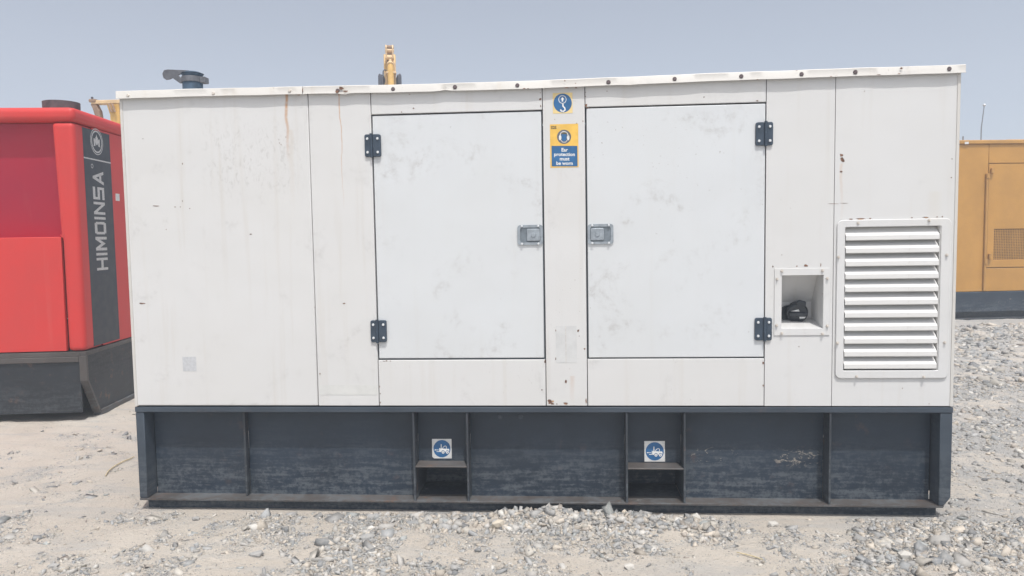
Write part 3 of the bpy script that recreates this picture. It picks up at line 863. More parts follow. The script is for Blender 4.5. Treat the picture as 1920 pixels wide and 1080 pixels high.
# small rust spots and paint chips
def blob(u, v, ru, rv, k, rnd):
    pts = []
    for i in range(k):
        a = 2 * math.pi * i / k
        r = rnd.uniform(0.55, 1.15)
        pts.append((u + ru * r * math.cos(a), v + rv * r * math.sin(a)))
    return pts
rnd = random.Random(9)
spots = [(1578, 291, 4, 3), (1579, 298, 3.5, 5), (1581, 301, 3, 3), (1577, 322, 2.8, 2.2), (266, 569, 7, 1.6), (292, 386, 10, 0.9), (328, 388, 2, 0.8), (342, 377, 0.9, 1.4), (338, 388, 1, 1), (356, 391, 1.3, 1),
    (470, 439, 3, 1.2), (342, 307, 1.0, 1.8), (268, 260, 1, 1), (312, 430, 1, 1), (523, 262, 1, 1), (536, 257, 1, 1), (524, 268, 1.2, 1), (527, 271, 1.5, .8),
    (1031, 753, 4.5, 4.5), (1036, 757, 3.5, 2), (1044, 757.5, 1.5, 1.0), (1060, 756, 5, 1.6), (1099, 752, 1.8, 6), (1061, 716, 2, 3.5), (1084, 620, 2.5, 3), (1096, 654, 2, 1.6), (1086, 630, 1, 1), (1042, 620, .8, 2.4), (1042, 672, .8, 3), (1016, 731, 1.5, 1.5),
    (712, 725, .8, 2), (713, 738, .8, 1.6), (713, 755, 1, 2.2), (720, 677, 1.6, 1.2), (725, 676.5, 2.5, 1), (732, 677, 1, 1), (1022, 678, 1.5, 4), (600, 701, 1.5, 1.6), (590, 576, 0.9, 1), (1431, 681, 1.6, 3), (1431, 723, 1.4, 2),
    (1013, 186, 2.2, 2.4), (1013, 174, 1, 1), (1014, 199, 1.2, 2.6), (1099, 198, 2.6, 3.2), (1101, 202, 2.4, 1.3), (1106, 202, 1.5, .8), (1098, 173, 1, 1.2), (1098, 181, 1, 1.2), (1040, 224, .9, .9), (1093, 227, 1.1, 1.3), (1081, 231, 1.6, .6), (1320, 182, 1.3, 1.4), (1420, 189, 3, 1.2), (1138, 171, 1.1, .9), (775, 203, 1.8, 1.6), (753, 210, 1.2, 1.2),
    (1511, 498, 4, 2.6), (1494, 499, 1.5, 1.5), (1539, 497, 1, 3.8), (1449, 500, 1.4, 2), (1466, 478, 1, 1), (1498, 650, 1.2, 1.1), (1545, 551, 6, .5), (1574, 551, 5.5, .7), (1573, 541, 1, 1.8), (1562, 382, 12, .45), (1582, 381, 10, .4),
    (1596, 411, 5, 1.2), (1614, 410, 9, 1.5), (1632, 409.6, 2, 1.3), (1710, 408, 2.2, 1.3), (1735, 407.5, 6, 1), (1757, 406.6, 2, 1), (1767, 406.2, 1.4, 1.4), (1779, 577, 1, 1), (1692, 728, 1.2, .9), (1742, 757, 1.2, .8), (1785, 298, 1.4, 1), (1784, 333, 1.6, 1), (1621, 171, 1, 1.2), (645, 569, 3, 1.3)]
decal('rust_spots', [blob(u, v, ru, rv, 9, rnd) for u, v, ru, rv in spots], 'rust', GEN, -0.0012)['kind'] = 'stuff'
decal('rust_spots', [blob(u, v, ru, rv, 10, rnd) for u, v, ru, rv in ((1614, 411.4, 7, 0.8), (1737, 408.4, 4, 0.7), (1036, 752.5, 3, 2), (1061, 758, 3, 0.7))], 'rust_light', GEN, -0.0016)['kind'] = 'stuff'
trm = [(640, 166, 6, 4), (648, 171, 7, 2), (632, 172, 4, 3), (1059, 151.5, 1.6, 1.6), (1079, 156, 1, 1), (1062, 164.5, 5, .9), (1080, 164.5, 4, .9), (983, 166, 3, 1), (990, 166.3, 2, 1), (567, 169, .8, 5), (560, 178, 3, .8), (768, 177, 2, .8), (1690, 128, 3, 2), (1648, 140, 5, .8), (1686, 138, 4, .8), (1558, 143, 2, .8), (1420, 149, 3, .8), (1494, 132, 1.4, .8), (513, 165, 1, .8)]
decal('rust_spots', [blob(u, v, ru, rv, 9, rnd) for u, v, ru, rv in trm], 'rust', GEN, -0.0278)['kind'] = 'stuff'

# steel base
BY = 0.100                                            # depth of the web behind the flanges
zt0 = at(1000, 773.5).z
zb1 = ZB + 0.014
MB().box(XS[0] - 0.003, XS[7] + 0.003, -0.002, BY + 0.02, zt0, ZM - 0.006).build('top_rail', 'base_top', GEN, 0.003, True)
MB().extrude([(XS[0] - 0.002, 0.0, ZB), (XS[7] - 0.038, 0.0, ZB), (XS[7] - 0.030, 0.0, zb1 - 0.002), (XS[0] - 0.002, 0.0, zb1 - 0.002)], (0, BY + 0.02, 0)).build('bottom_flange', 'flange', GEN, 0.002, True)
xl, xr = at(273, 850).x, at(1762, 850).x
MB().box(XS[0] - 0.002, xl, 0.001, BY + 0.01, zb1 - 0.001, zt0 - 0.001).build('end_post', 'base_top', GEN, 0.004, True)
MB().extrude([(xr, 0.001, zb1 - 0.001), (XS[7] - 0.032, 0.001, zb1 - 0.001), (XS[7] + 0.002, 0.001, zb1 + 0.045), (XS[7] + 0.002, 0.001, zt0 - 0.001), (xr, 0.001, zt0 - 0.001)], (0, BY + 0.01, 0)).build('end_post', 'base_top', GEN, 0.004, True)
rib_u = [452, 776, 876.5, 1175.5, 1284, 1557]
ribs = [at(u, 850, 0.0).x for u in rib_u]
for k, x in enumerate(ribs):
    y0 = 0.055 if k == 0 else 0.003
    MB().box(x - 0.006, x + 0.006, y0, BY - 0.001, zb1 - 0.002, zt0 - 0.002).build('rib', 'base_edge', GEN, 0.002)
edges = [xl] + ribs + [xr]
zsh = {2: at(826, 877, 0.002).z + 0.009, 4: at(1231, 881, 0.002).z + 0.009}
for k in range(7):
    x0, x1 = edges[k] + 0.007, edges[k + 1] - 0.007
    z0 = zb1 - 0.002 if k not in zsh else zsh[k] + 0.004
    MB().box(x0, x1, BY, BY + 0.008, z0, zt0 - 0.002).build('web_plate', 'base', GEN)
    if k in zsh:
        zs_ = zsh[k]
        pk = bpy.data.objects.new('fork_pocket', None)
        COL.objects.link(pk)
        pk.parent = GEN
        # rain lip over the pocket: slopes out and down, its outer corners cut
        MB().extrude([(x0 - 0.001, 0.002, zs_), (x1 + 0.001, 0.002, zs_), (x1 - 0.022, BY - 0.001, zs_ + 0.004), (x0 + 0.003, BY - 0.001, zs_ + 0.004)], (0, 0, -0.009)).build('pocket_lip', 'flange', pk, 0.0015)
        zc = zs_ - 0.004
        MB().box(x0 - 0.004, x1 + 0.004, BY + 0.01, 0.36, zc, zc + 0.006).build('pocket_roof', 'base', pk)
        MB().box(x0 - 0.004, x1 + 0.004, BY + 0.021, 0.36, zb1 - 0.010, zb1 - 0.004).build('pocket_floor', 'base', pk)
        for xa, xb in ((x0 - 0.012, x0 - 0.006), (x1 + 0.006, x1 + 0.012)):
            MB().box(xa, xb, BY + 0.001, 0.36, zb1 - 0.003, zc).build('pocket_cheek', 'base', pk)
        MB().box(x0 - 0.01, x1 + 0.01, 0.36, 0.366, zb1 - 0.016, zc + 0.006).build('pocket_end', 'base', pk)
# lower body behind the web, carried on bearers
MB().box(XS[0] + 0.02, XS[7] - 0.02, DEPTH - 0.02, DEPTH, ZB, ZM - 0.006).build('rear_web', 'base', GEN)
for x0, x1 in ((XS[0] - 0.002, XS[0] + 0.006), (XS[7] - 0.006, XS[7] + 0.002)):
    MB().box(x0, x1, BY + 0.012, DEPTH, ZB + 0.02, ZM - 0.006).build('end_web', 'base', GEN)
for x in (-2.3, -0.9, 0.6, 1.85):
    MB().box(x - 0.06, x + 0.06, 0.16, DEPTH - 0.1, -0.03, ZB + 0.002).build('bearer', 'inner', GEN)
MB().box(XS[0] + 0.02, XS[7] - 0.05, 0.055, 0.07, -0.03, ZB + 0.001).build('bearer', 'base', GEN)
# two drilled lugs under the top rail
for u in (938, 976.5):
    p = at(u, 781.5, BY)
    MB().cyl((p.x, BY - 0.0005, p.z), (p.x, BY - 0.006, p.z), 0.0135, None, 16).build('lug', 'base_top', GEN)
    if u < 950:
        MB().cyl((p.x, BY - 0.0065, p.z), (p.x, BY - 0.007, p.z), 0.006, None, 12).build('lug_hole', 'seal', GEN)

# forklift stickers on the web
def fork_sticker(u0, u1, v0, v1, cut):
    y = BY - 0.0012
    mb = MB()
    pts = [(u0, v0), (u1, v0), (u1 + 0.6, v1), (u0 + 3.5 * cut + 0.5, v1), (u0 + 0.5, v1 - 3.0 * cut)]
    if not cut:
        pts = pts[:4]
    mb.extrude([at(u, v, y) for u, v in pts], (0, 0.0006, 0))
    s = mb.build('sticker', 'white_vinyl', GEN)
    cu, cv = (u0 + u1) / 2 + 0.4, (v0 + v1) / 2
    w = (u1 - u0) / 2
    decal('print', [circle(cu, cv, w * 0.88, w * 0.89, 40)], 'blue', s, y - 0.0005)
    q = lambda x, yy: (cu + x * w, cv + yy * w)
    pol = []
    pol += [[q(-.20, -.02), q(.72, .02), q(.76, .12), (q(.74, .34)), q(-.20, .34)]]                       # body
    pol += stroke([q(-.08, -.46), q(-.08, .02)], .085 * w) + stroke([q(-.25, -.06), q(-.25, .32)], .07 * w)  # mast
    pol += stroke([q(-.55, .30), q(-.22, .30)], .06 * w) + stroke([q(-.66, .13), q(-.34, .13)], .05 * w)      # fork and arrow
    pol += [[q(-.80, .13), q(-.64, .07), q(-.64, .19)]]
    pol += stroke([q(.05, .0), q(.14, -.16), q(.28, -.27), q(.40, -.28), q(.45, -.18), q(.46, .0)], .06 * w)  # overhead guard
    decal('print', pol, 'white_print', s, y - 0.0010)
    decal('print', [circle(*q(.12, .36), .19 * w, None, 18), circle(*q(.56, .36), .19 * w, None, 18)], 'blue', s, y - 0.0014)
    decal('print', [circle(*q(.12, .37), .145 * w, None, 18), circle(*q(.56, .37), .145 * w, None, 18)], 'white_print', s, y - 0.0018)
    decal('print', [circle(*q(.12, .37), .05 * w, None, 10), circle(*q(.56, .37), .05 * w, None, 10)], 'blue', s, y - 0.0022)
    return s
fork_sticker(810, 846.5, 823, 859.5, 1)['label'] = 'forklift sticker with a clipped corner'
fork_sticker(1208, 1246.5, 827, 865.5, 0)['label'] = 'forklift sticker with four whole corners'

# exhaust stack with rain flap
EY = 0.75
def ex(u, v, y=EY):
    return at(u, v, y)
c0 = ex(361.5, 160)
px = lambda k: k / 1400.0 * (EY + 4.2) * 1.005
EX = MB().cyl((c0.x, EY, 2.44), (c0.x, EY, ex(361, 146).z), px(18.3), None, 28).build('exhaust_pipe', 'exhaust', GEN, 0.0, True)
MB().cyl((c0.x, EY, ex(361, 146.5).z), (c0.x, EY, ex(361, 139.5).z), px(15.5), px(20), 28).build('pipe_rim', 'exhaust', EX, 0.0, True)
MB().cyl((c0.x, EY, ex(361, 155.5).z), (c0.x, EY, ex(361, 145).z), px(20), None, 28).build('clamp_band', 'clamp', EX, 0.002, True)
zl = ex(361, 139).z
MB().cyl((c0.x, EY, zl + 0.001), (c0.x, EY, zl + 0.013), px(20.8), px(13), 28).build('rain_flap', 'exhaust', EX, 0.0, True)
MB().box(c0.x + px(18), c0.x + px(28), EY - 0.03, EY + 0.03, ex(361, 157).z, ex(361, 146).z).build('clamp_ear', 'clamp', EX, 0.002)
arm = [(304, 138), (307, 131.5), (314, 130), (354, 131.6), (355, 133), (342, 136.5), (334, 141), (344, 150), (341, 156), (337, 156), (323, 146), (318, 148.5), (311, 149.5), (306, 146)]
MB().extrude([ex(u, v, EY - 0.035) for u, v in arm], (0, 0.012, 0)).build('counterweight_arm', 'clamp', EX, 0.002)

# ------------------------------------------------------------------ red generator
RA = R(8)
RO = Vector((-4.300, 2.150, 0))
RED = thing('red_generator', 'red canopied generator with charcoal lettered band standing on a black skid', 'generator', RO, RA)
n_side = Vector((math.cos(RA), math.sin(RA), 0))
inv = Matrix.Rotation(-RA, 3, 'Z')
def rs(u, v, x=0.0):
    """point on the long side of the red generator in its own axes, x metres proud"""
    p = inv @ (on_plane(u, v, RO + n_side * x, n_side) - RO)
    return p
def re(u, v, y=0.0):
    """point on its end face, y metres behind the end"""
    ne = inv.transposed() @ Vector((0, 1, 0))
    return inv @ (on_plane(u, v, RO + ne * y, ne) - RO)
RW, RL = 1.75, 4.3
zc0, zc1 = 0.632, 2.66
MB().box(-RW, 0.012, -0.012, RL, zc1 + 0.004, 2.79).build('roof_cap', 'red', RED, 0.05, True, 3)
# corner posts, rounded
zs_ = re(60, 445).z
MB().extrude([(re(105, 400).x, 0, zc1), (re(112, 440).x + 0.004, 0, zs_), (re(122, 560).x, 0, zs_ - 0.01), (re(122, 560).x, 0, zc0), (0, 0, zc0), (0, 0, zc1)], (0, 0.34, 0)).build('corner_post', 'red', RED, 0.045, True, 4)
MB().box(-RW, -RW + 0.25, 0.0, 0.34, zc0, zc1).build('corner_post', 'red', RED, 0.045, True, 4)
xa = -RW + 0.252
MB().box(xa, re(122, 560).x - 0.010, 0.002, 0.04, zc0 + 0.003, zs_).build('lower_panel', 'red', RED, 0.004, True)
MB().extrude([(xa, 0.09, zc1), (xa, 0.23, zs_ - 0.01), (xa, 0.26, zs_ - 0.01), (xa, 0.12, zc1)], (re(112, 440).x - 0.003 - xa, 0, 0)).build('air_inlet_panel', 'red_shaded', RED)  # leans away from the sun; recess shade is also in its colour
MB().box(xa, re(112, 440).x - 0.003, 0.041, 0.30, zs_ - 0.03, zs_ - 0.002).build('shelf', 'red', RED)
MB().box(-0.03, -0.004, 0.342, RL, zc0 + 0.002, zc1).build('side_panel', 'red', RED, 0.004, True)
MB().box(-RW, -RW + 0.03, 0.342, RL, zc0 + 0.002, zc1).build('side_panel', 'red', RED)
MB().box(-RW + 0.031, -0.031, RL - 0.03, RL, zc0 + 0.002, zc1).build('rear_panel', 'red', RED)
# charcoal band with lettering on the long side
y0, y1 = rs(157, 300).y, rs(207, 300).y
bz0, bz1 = zc0 + 0.02, zc1 - 0.02
band = MB().box(-0.002, 0.0012, y0, y1, bz0, bz1).build('lettered_band', 'band', RED)
zl_ = rs(185, 301).z
MB().box(0.0014, 0.0022, y0, y1, zl_ - 0.006, zl_ + 0.006).build('print', 'silver', band)
def side_flat(name, polys, mat, x):
    mb = MB()
    for p in polys:
        mb.flat([(x, yy, zz) for yy, zz in p])
    return mb.build(name, mat, band)
lc = rs(181, 266)
bw = y1 - y0
r0 = 0.118
side_flat('print', stroke(circle(lc.y, lc.z, r0, None, 40), 0.008, True) + stroke(circle(lc.y, lc.z, r0 * 0.82, None, 40), 0.014, True), 'silver', 0.0018)
k = r0 * 0.62
em = [[(-.15, .62), (0, .95), (.15, .62), (.32, .5), (.32, .2), (.62, .42), (.80, .30), (.78, -.45), (.92, -.62), (.40, -.55), (.36, -.1), (.10, -.42), (-.10, -.42), (-.36, -.1), (-.40, -.55), (-.92, -.62), (-.78, -.45), (-.80, .30), (-.62, .42), (-.32, .2), (-.32, .5)]]
side_flat('emblem', [[(lc.y + x * k, lc.z + z * k) for x, z in p] for p in em], 'silver', 0.0018)
# wide capitals, reading upwards: glyph x runs up, glyph y towards the end face
tz0, tz1 = rs(196, 506).z, rs(190, 322).z
ty = y0 + bw * 0.68
gh = bw * 0.42
gw = (tz1 - tz0) / 8.3
S = 0.2
def bar(x0, x1, y0_, y1_):
    return [(x0, y0_), (x1, y0_), (x1, y1_), (x0, y1_)]
GL = {'H': ([bar(0, S, 0, 1), bar(1 - S, 1, 0, 1), bar(S, 1 - S, .4, .6)], 1.0),
      'I': ([bar(0, S, 0, 1)], 0.2),
      'M': ([bar(0, S, 0, 1), bar(1 - S, 1, 0, 1), [(S, 1), (S, .62), (.5, .12), (.5, .50)], [(1 - S, 1), (.5, .50), (.5, .12), (1 - S, .62)]], 1.1),
      'O': ([bar(0, S, .12, .88), bar(1 - S, 1, .12, .88), bar(.08, .92, 0, .22), bar(.08, .92, .78, 1)], 1.0),
      'N': ([bar(0, S, 0, 1), bar(1 - S, 1, 0, 1), [(S, 1), (S, .70), (1 - S, 0), (1 - S, .30)]], 1.0),
      'S': ([bar(.0, 1, 0, .2), bar(.0, 1, .4, .6), bar(.0, 1, .8, 1), bar(0, S, .6, .8), bar(1 - S, 1, .2, .4)], 1.0),
      'A': ([[(0, 0), (.22, 0), (.56, .80), (.44, 1.0)], [(1, 0), (.78, 0), (.44, .80), (.56, 1.0)], bar(.24, .76, .2, .38)], 1.1)}
pol, cx = [], 0.0
word = 'HIMOINSA'
tot = sum(GL[ch][1] for ch in word) + 0.2 * 7
sc = (tz1 - tz0) / tot
for ch in word:
    shp, w = GL[ch]
    wk = w if ch != 'I' else 1.0
    for p in shp:
        pol.append([(ty - gh * yy, tz0 + (cx + xx * wk) * sc) for xx, yy in p])
    cx += w + 0.2
side_flat('lettering', pol, 'silver', 0.0018)
side_flat('print', stroke(circle(ty - gh * 0.95, tz0 + (cx + 0.12) * sc, 0.018, None, 14), 0.006, True), 'silver', 0.0018)
pw = rs(221, 370)
MB().box(-0.004, 0.001, pw.y - 0.04, pw.y + 0.035, pw.z - 0.035, pw.z + 0.035).build('label', 'white_vinyl', RED)
# skid with raked end
prof = [(0.0, zc0 - 0.006), (0.0, 0.365), (0.20, 0.035), (0.24, 0.0), (RL - 0.24, 0.0), (RL - 0.2, 0.035), (RL, 0.365), (RL, zc0 - 0.006)]
MB().extrude([(-0.012, y, z) for y, z in [(0.02, zc0 - 0.008)] + [(0.02, 0.36), (0.21, 0.05), (RL - 0.21, 0.05), (RL - 0.02, 0.36), (RL - 0.02, zc0 - 0.008)]], (-0.015, 0, 0)).build('skid_side_plate', 'skid', RED)
MB().extrude([(-RW + 0.02, y, z) for y, z in prof], (0.02, 0, 0)).build('skid_side_plate', 'skid', RED)
# flanges of the near channel: top rail, bottom rail, raked end bar
MB().box(-0.05, 0.0, 0.0, RL, zc0 - 0.045, zc0 - 0.006).build('skid_top_rail', 'flange', RED, 0.003)
MB().box(-0.06, 0.012, 0.21, RL - 0.21, 0.0, 0.05).build('skid_bottom_rail', 'flange', RED, 0.003)
MB().extrude([(-0.06, -0.006, zc0 - 0.046), (-0.06, -0.006, 0.362), (-0.06, 0.196, 0.022), (-0.06, 0.215, 0.048), (-0.06, 0.022, 0.37), (-0.06, 0.022, zc0 - 0.046)], (0.066, 0, 0)).build('skid_end_bar', 'flange', RED, 0.003)
MB().box(-RW + 0.041, -0.062, 0.012, 0.03, 0.075, zc0 - 0.10).build('skid_end_plate', 'skid', RED)
MB().box(-RW + 0.041, -0.062, -0.004, 0.06, zc0 - 0.099, zc0 - 0.050).build('skid_end_rail', 'flange', RED, 0.004)
MB().box(-RW, -0.051, 0.0, 0.08, zc0 - 0.049, zc0 - 0.006).build('skid_top_rail', 'flange', RED, 0.003)
MB().box(-RW + 0.03, -0.03, RL - 0.03, RL - 0.01, 0.05, zc0 - 0.05).build('skid_end_plate', 'skid', RED)
MB().box(-RW + 0.05, -0.05, 0.05, RL - 0.05, zc0 - 0.03, zc0 - 0.007).build('floor_plate', 'inner', RED)
# exhaust stub on the roof
sp = re(115, 195, 0.55)
pr = 0.155
mb = MB()
mb.cyl((sp.x, 0.55, 2.78), (sp.x, 0.55, 2.925), pr, pr * 1.02, 32, False)
mb.cyl((sp.x, 0.55, 2.925), (sp.x, 0.55, 2.78), pr * 0.95, None, 32, False)
mb.build('exhaust_stub', 'rust_pipe', RED, 0.0, True)

# ------------------------------------------------------------------ ochre generator
TA = R(8)
TP = on_ground(1795, 600)
TAN = thing('ochre_generator', 'ochre boxy generator enclosure with mesh vent on a dark plinth', 'generator', (TP.x, TP.y, 0), TA)
invT = Matrix.Rotation(-TA, 3, 'Z')
nT = Vector((-math.sin(TA), math.cos(TA), 0))
def tn_(u, v, y=0.0):
    return invT @ (on_plane(u, v, TP + nT * y, nT) - TP)
tz0_, tz1_ = tn_(1860, 546).z, tn_(1860, 262.5).z
TW0, TW1 = -0.25, 4.2
xs_ = tn_(1851, 420).x
zdt, zdb = tn_(1885, 307).z, tn_(1885, 501).z
MB().box(TW0, xs_ - 0.004, 0, 0.04, tz0_, tz1_ - 0.07).build('wall_panel', 'tan', TAN, 0.006, True)
MB().box(xs_, TW1, 0, 0.04, zdt + 0.012, tz1_ - 0.07).build('wall_panel', 'tan', TAN, 0.006, True)
MB().box(xs_, TW1, 0, 0.04, tz0_, zdb - 0.012).build('wall_panel', 'tan', TAN, 0.006, True)
vx0, vz0, vz1 = tn_(1863, 460).x, tn_(1890, 487).z, tn_(1890, 429).z
vx1 = vx0 + 0.95
dx1 = xs_ + 1.35
MB().hole_plate(rect3(xs_ + 0.004, dx1, zdb, zdt, -0.004), rect3(vx0, vx1, vz0, vz1, -0.004), (0, 0.04, 0)).build('door', 'tan', TAN, 0.004)
MB().box(dx1 + 0.01, TW1, -0.004, 0.036, zdb, zdt).build('wall_panel', 'tan', TAN, 0.006)
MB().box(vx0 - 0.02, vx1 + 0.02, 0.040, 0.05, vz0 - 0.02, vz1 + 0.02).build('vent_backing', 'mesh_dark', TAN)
vent = MB()
nxv, nzv = 30, 19
for i in range(nxv + 1):
    x = vx0 + (vx1 - vx0) * i / nxv
    vent.box(x - 0.005, x + 0.005, 0.004, 0.008, vz0, vz1)
for j in range(nzv + 1):
    z = vz0 + (vz1 - vz0) * j / nzv
    vent.box(vx0, vx1, 0.0085, 0.012, z - 0.006, z + 0.006)
vent.build('vent_mesh', 'tan_edge', TAN)
MB().box(TW0 - 0.03, TW1 + 0.03, -0.03, 2.4, tz1_ - 0.068, tz1_).build('roof_trim', 'tan_edge', TAN, 0.01, True)
MB().box(TW0 + 1.3, TW1, 0.3, 2.2, tz1_ + 0.001, tz1_ + 0.045).build('roof_plate', 'tan_edge', TAN, 0.01)
MB().box(TW0, TW0 + 0.04, 0.042, 2.3, tz0_, tz1_ - 0.07).build('end_wall', 'tan', TAN)
MB().box(TW1 - 0.04, TW1, 0.042, 2.3, tz0_, tz1_ - 0.07).build('end_wall', 'tan', TAN)
MB().box(TW0, TW1, 2.301, 2.34, tz0_, tz1_ - 0.07).build('rear_wall', 'tan', TAN)
for v in (330, 490):
    pz = tn_(1846, v).z
    MB().cyl((xs_ - 0.035, -0.03, pz - 0.04), (xs_ - 0.035, -0.03, pz + 0.04), 0.03, None, 12).build('hinge', 'tan_edge', TAN, 0.0, True)
    pz += 0.09
    MB().cyl((xs_ + 0.05, -0.03, pz - 0.04), (xs_ + 0.05, -0.03, pz + 0.04), 0.03, None, 12).build('hinge', 'tan_edge', TAN, 0.0, True)
MB().cyl((xs_ - 0.04, -0.022, tz0_ + 0.02), (xs_ - 0.04, -0.022, tn_(1846, 330).z - 0.042), 0.022, None, 12).build('hinge_rod', 'tan_edge', TAN, 0.0, True)
zp = tn_(1860, 584).z
MB().box(TW0, TW1, -0.03, 2.3, zp, tz0_ - 0.006).build('plinth_rail', 'base', TAN, 0.01)
MB().box(TW0 + 0.03, TW1 - 0.03, 0.10, 2.2, -0.02, zp - 0.002).build('plinth', 'skid', TAN)
MB().box(TW0 + 0.01, TW1, -0.02, 0.09, -0.02, 0.03).build('plinth_foot', 'skid', TAN, 0.01)
pw = tn_(1813, 267, -0.03)
MB().box(pw.x - 0.04, pw.x + 0.03, -0.034, -0.0305, pw.z - 0.03, pw.z + 0.01).build('label', 'white_vinyl', TAN)
ps = tn_(1813, 258)
MB().cyl((ps.x, 0.1, tz1_ - 0.01), (ps.x, 0.1, tz1_ + 0.08), 0.012, None, 8).build('roof_stud', 'pole', TAN)

# thin rod standing behind it
pp = at(1840, 240, 14.0)
pt_ = at(1845.5, 197, 14.0)
rod = thing('lightning_rod', 'thin grey rod with a small ball tip rising behind the ochre enclosure', 'rod', (pp.x, 14.0, 0))
MB().tube([(0, 0, -0.02), (0, 0, pp.z), (pt_.x - pp.x, 0, pt_.z - 0.02)], [0.03, 0.013, 0.009], 8).build('shaft', 'pole', rod, 0.0, True)
mb = MB()
for k in range(4):
    a0, a1 = -math.pi / 2 + k * math.pi / 4, -math.pi / 2 + (k + 1) * math.pi / 4
    mb.cyl((pt_.x - pp.x, 0, pt_.z + 0.035 * math.sin(a0)), (pt_.x - pp.x, 0, pt_.z + 0.035 * math.sin(a1)), max(0.035 * math.cos(a0), 0.001), max(0.035 * math.cos(a1), 0.001), 10, False)
mb.build('ball_tip', 'screw', rod, 0.0, True)

# ------------------------------------------------------------------ excavator far behind, only its raised boom tops the canopy
EXY = 16.0
e0 = at(732, 160, EXY)
EXC = thing('excavator', 'yellow excavator whose raised boom shows above the white generator roof', 'excavator', (e0.x, EXY, 0), R(13.3))
ez = lambda v: at(732, v, EXY).z
exx = lambda u: (u - 732) / 1400.0 * 20.3
ztop, zlow = ez(85), ez(160)
# boom: box beam climbing from the house to the knuckle, seen end on
MB().extrude([(exx(721), 0.25, ez(97)), (exx(721), 0.10, ez(118)), (exx(721), 0.15, 4.4), (exx(721), 2.0, 2.0), (exx(721), 2.9, 2.0), (exx(721), 1.0, 5.2), (exx(721), 0.5, ez(97))], (exx(743) - exx(721), 0, 0)).build('boom', 'exc', EXC, 0.02)
for u0, u1 in ((724.5, 727.2), (736.3, 739.2)):
    MB().extrude([(exx(u0), -0.12, ez(86)), (exx(u0), -0.20, ez(92)), (exx(u0), -0.16, ez(112)), (exx(u0), 0.12, ez(116)), (exx(u0), 0.30, ez(90)), (exx(u0), 0.10, ztop)], (exx(u1) - exx(u0), 0, 0)).build('knuckle_plate', 'exc_pale', EXC, 0.01)
for v, r, mt in ((96, 0.055, 'exc_pale'), (109, 0.07, 'exc_pale'), (90, 0.06, 'exc_brown')):
    MB().cyl((exx(724), -0.06, ez(v)), (exx(740), -0.06, ez(v)), r, None, 14).build('pin', mt, EXC, 0.0, True)
MB().box(exx(727.4), exx(736.1), 0.1, 0.2, ez(114), ez(93)).build('gusset', 'exc_brown', EXC)
MB().cyl((exx(733), -0.10, ez(121)), (exx(733), -0.06, ez(110)), 0.045, None, 14).build('ram_rod', 'exc_pale', EXC, 0.0, True)
MB().cyl((exx(733.2), -0.42, 4.0), (exx(733), -0.10, ez(121)), 0.088, None, 18).build('ram_barrel', 'exc', EXC, 0.0, True)
MB().cyl((exx(733), -0.14, ez(124.5)), (exx(733), -0.105, ez(122)), 0.098, None, 18).build('ram_gland', 'exc_pale', EXC, 0.0, True)
MB().box(exx(725), exx(743.5), -0.2, 0.1, ez(140), ez(137)).build('clamp_bar', 'exc_pale', EXC, 0.01)
MB().cyl((exx(741.5), -0.05, 4.2), (exx(741), 0.0, ez(117)), 0.022, None, 8).build('pipe', 'exc_pale', EXC, 0.0, True)
MB().cyl((exx(724.4), -0.05, 4.2), (exx(724.6), 0.0, ez(135)), 0.018, None, 8).build('pipe', 'exc_pale', EXC, 0.0, True)
for us in ((711.5, 140), (714.5, 141), (717.5, 142), (748, 140.5), (751, 139)):
    u, v = us
    s = 1 if u < 732 else -1
    MB().tube([(exx(u), -0.1, 4.3), (exx(u), -0.12, ez(158)), (exx(u), -0.1, ez(v + 4)), (exx(u + s * 1.0), 0.0, ez(v)), (exx(u + s * 3.5), 0.1, ez(v + 5)), (exx(u + s * 4.5), 0.15, ez(v + 14)), (exx(u + s * 5), 0.2, 4.6)], 0.024, 8).build('hose', 'hose', EXC, 0.0, True)
MB().tube([(exx(719), -0.05, ez(143)), (exx(719.5), -0.1, ez(135)), (exx(722), -0.1, ez(132.5)), (exx(725), -0.05, ez(133))], 0.016, 8).build('hose', 'hose', EXC, 0.0, True)
for u0, u1 in ((711.5, 720.5), (744, 752.3)):
    MB().box(exx(u0), exx(u1), 0.2, 0.3, 3.6, ez(146)).build('side_guard', 'hose', EXC, 0.01)
# house, cab and tracks, hidden from here by the white generator
MB().box(-1.35, 1.35, 1.6, 5.0, 1.15, 2.1).build('house', 'exc', EXC, 0.08, True, 2)
cab = MB().box(-1.35, -0.45, 1.3, 3.0, 1.2, 3.0).build('cab', 'exc', EXC, 0.08, True, 2)
MB().box(-1.25, -0.55, 1.285, 1.299, 1.5, 2.85).build('window', 'cabglass', cab)
MB().box(-1.2, 1.2, 4.9, 5.5, 1.15, 2.2).build('counterweight', 'hose', EXC, 0.1, True, 2)
for x0 in (-1.5, 0.95):
    MB().extrude([(x0, 1.0, 0.25), (x0, 1.25, -0.03), (x0, 4.75, -0.03), (x0, 5.0, 0.25), (x0, 5.0, 0.6), (x0, 4.75, 0.9), (x0, 1.25, 0.9), (x0, 1.0, 0.6)], (0.55, 0, 0)).build('track', 'tyre', EXC, 0.03)
MB().box(-0.9, 0.9, 2.0, 4.0, 0.5, 1.12).build('undercarriage', 'hose', EXC)

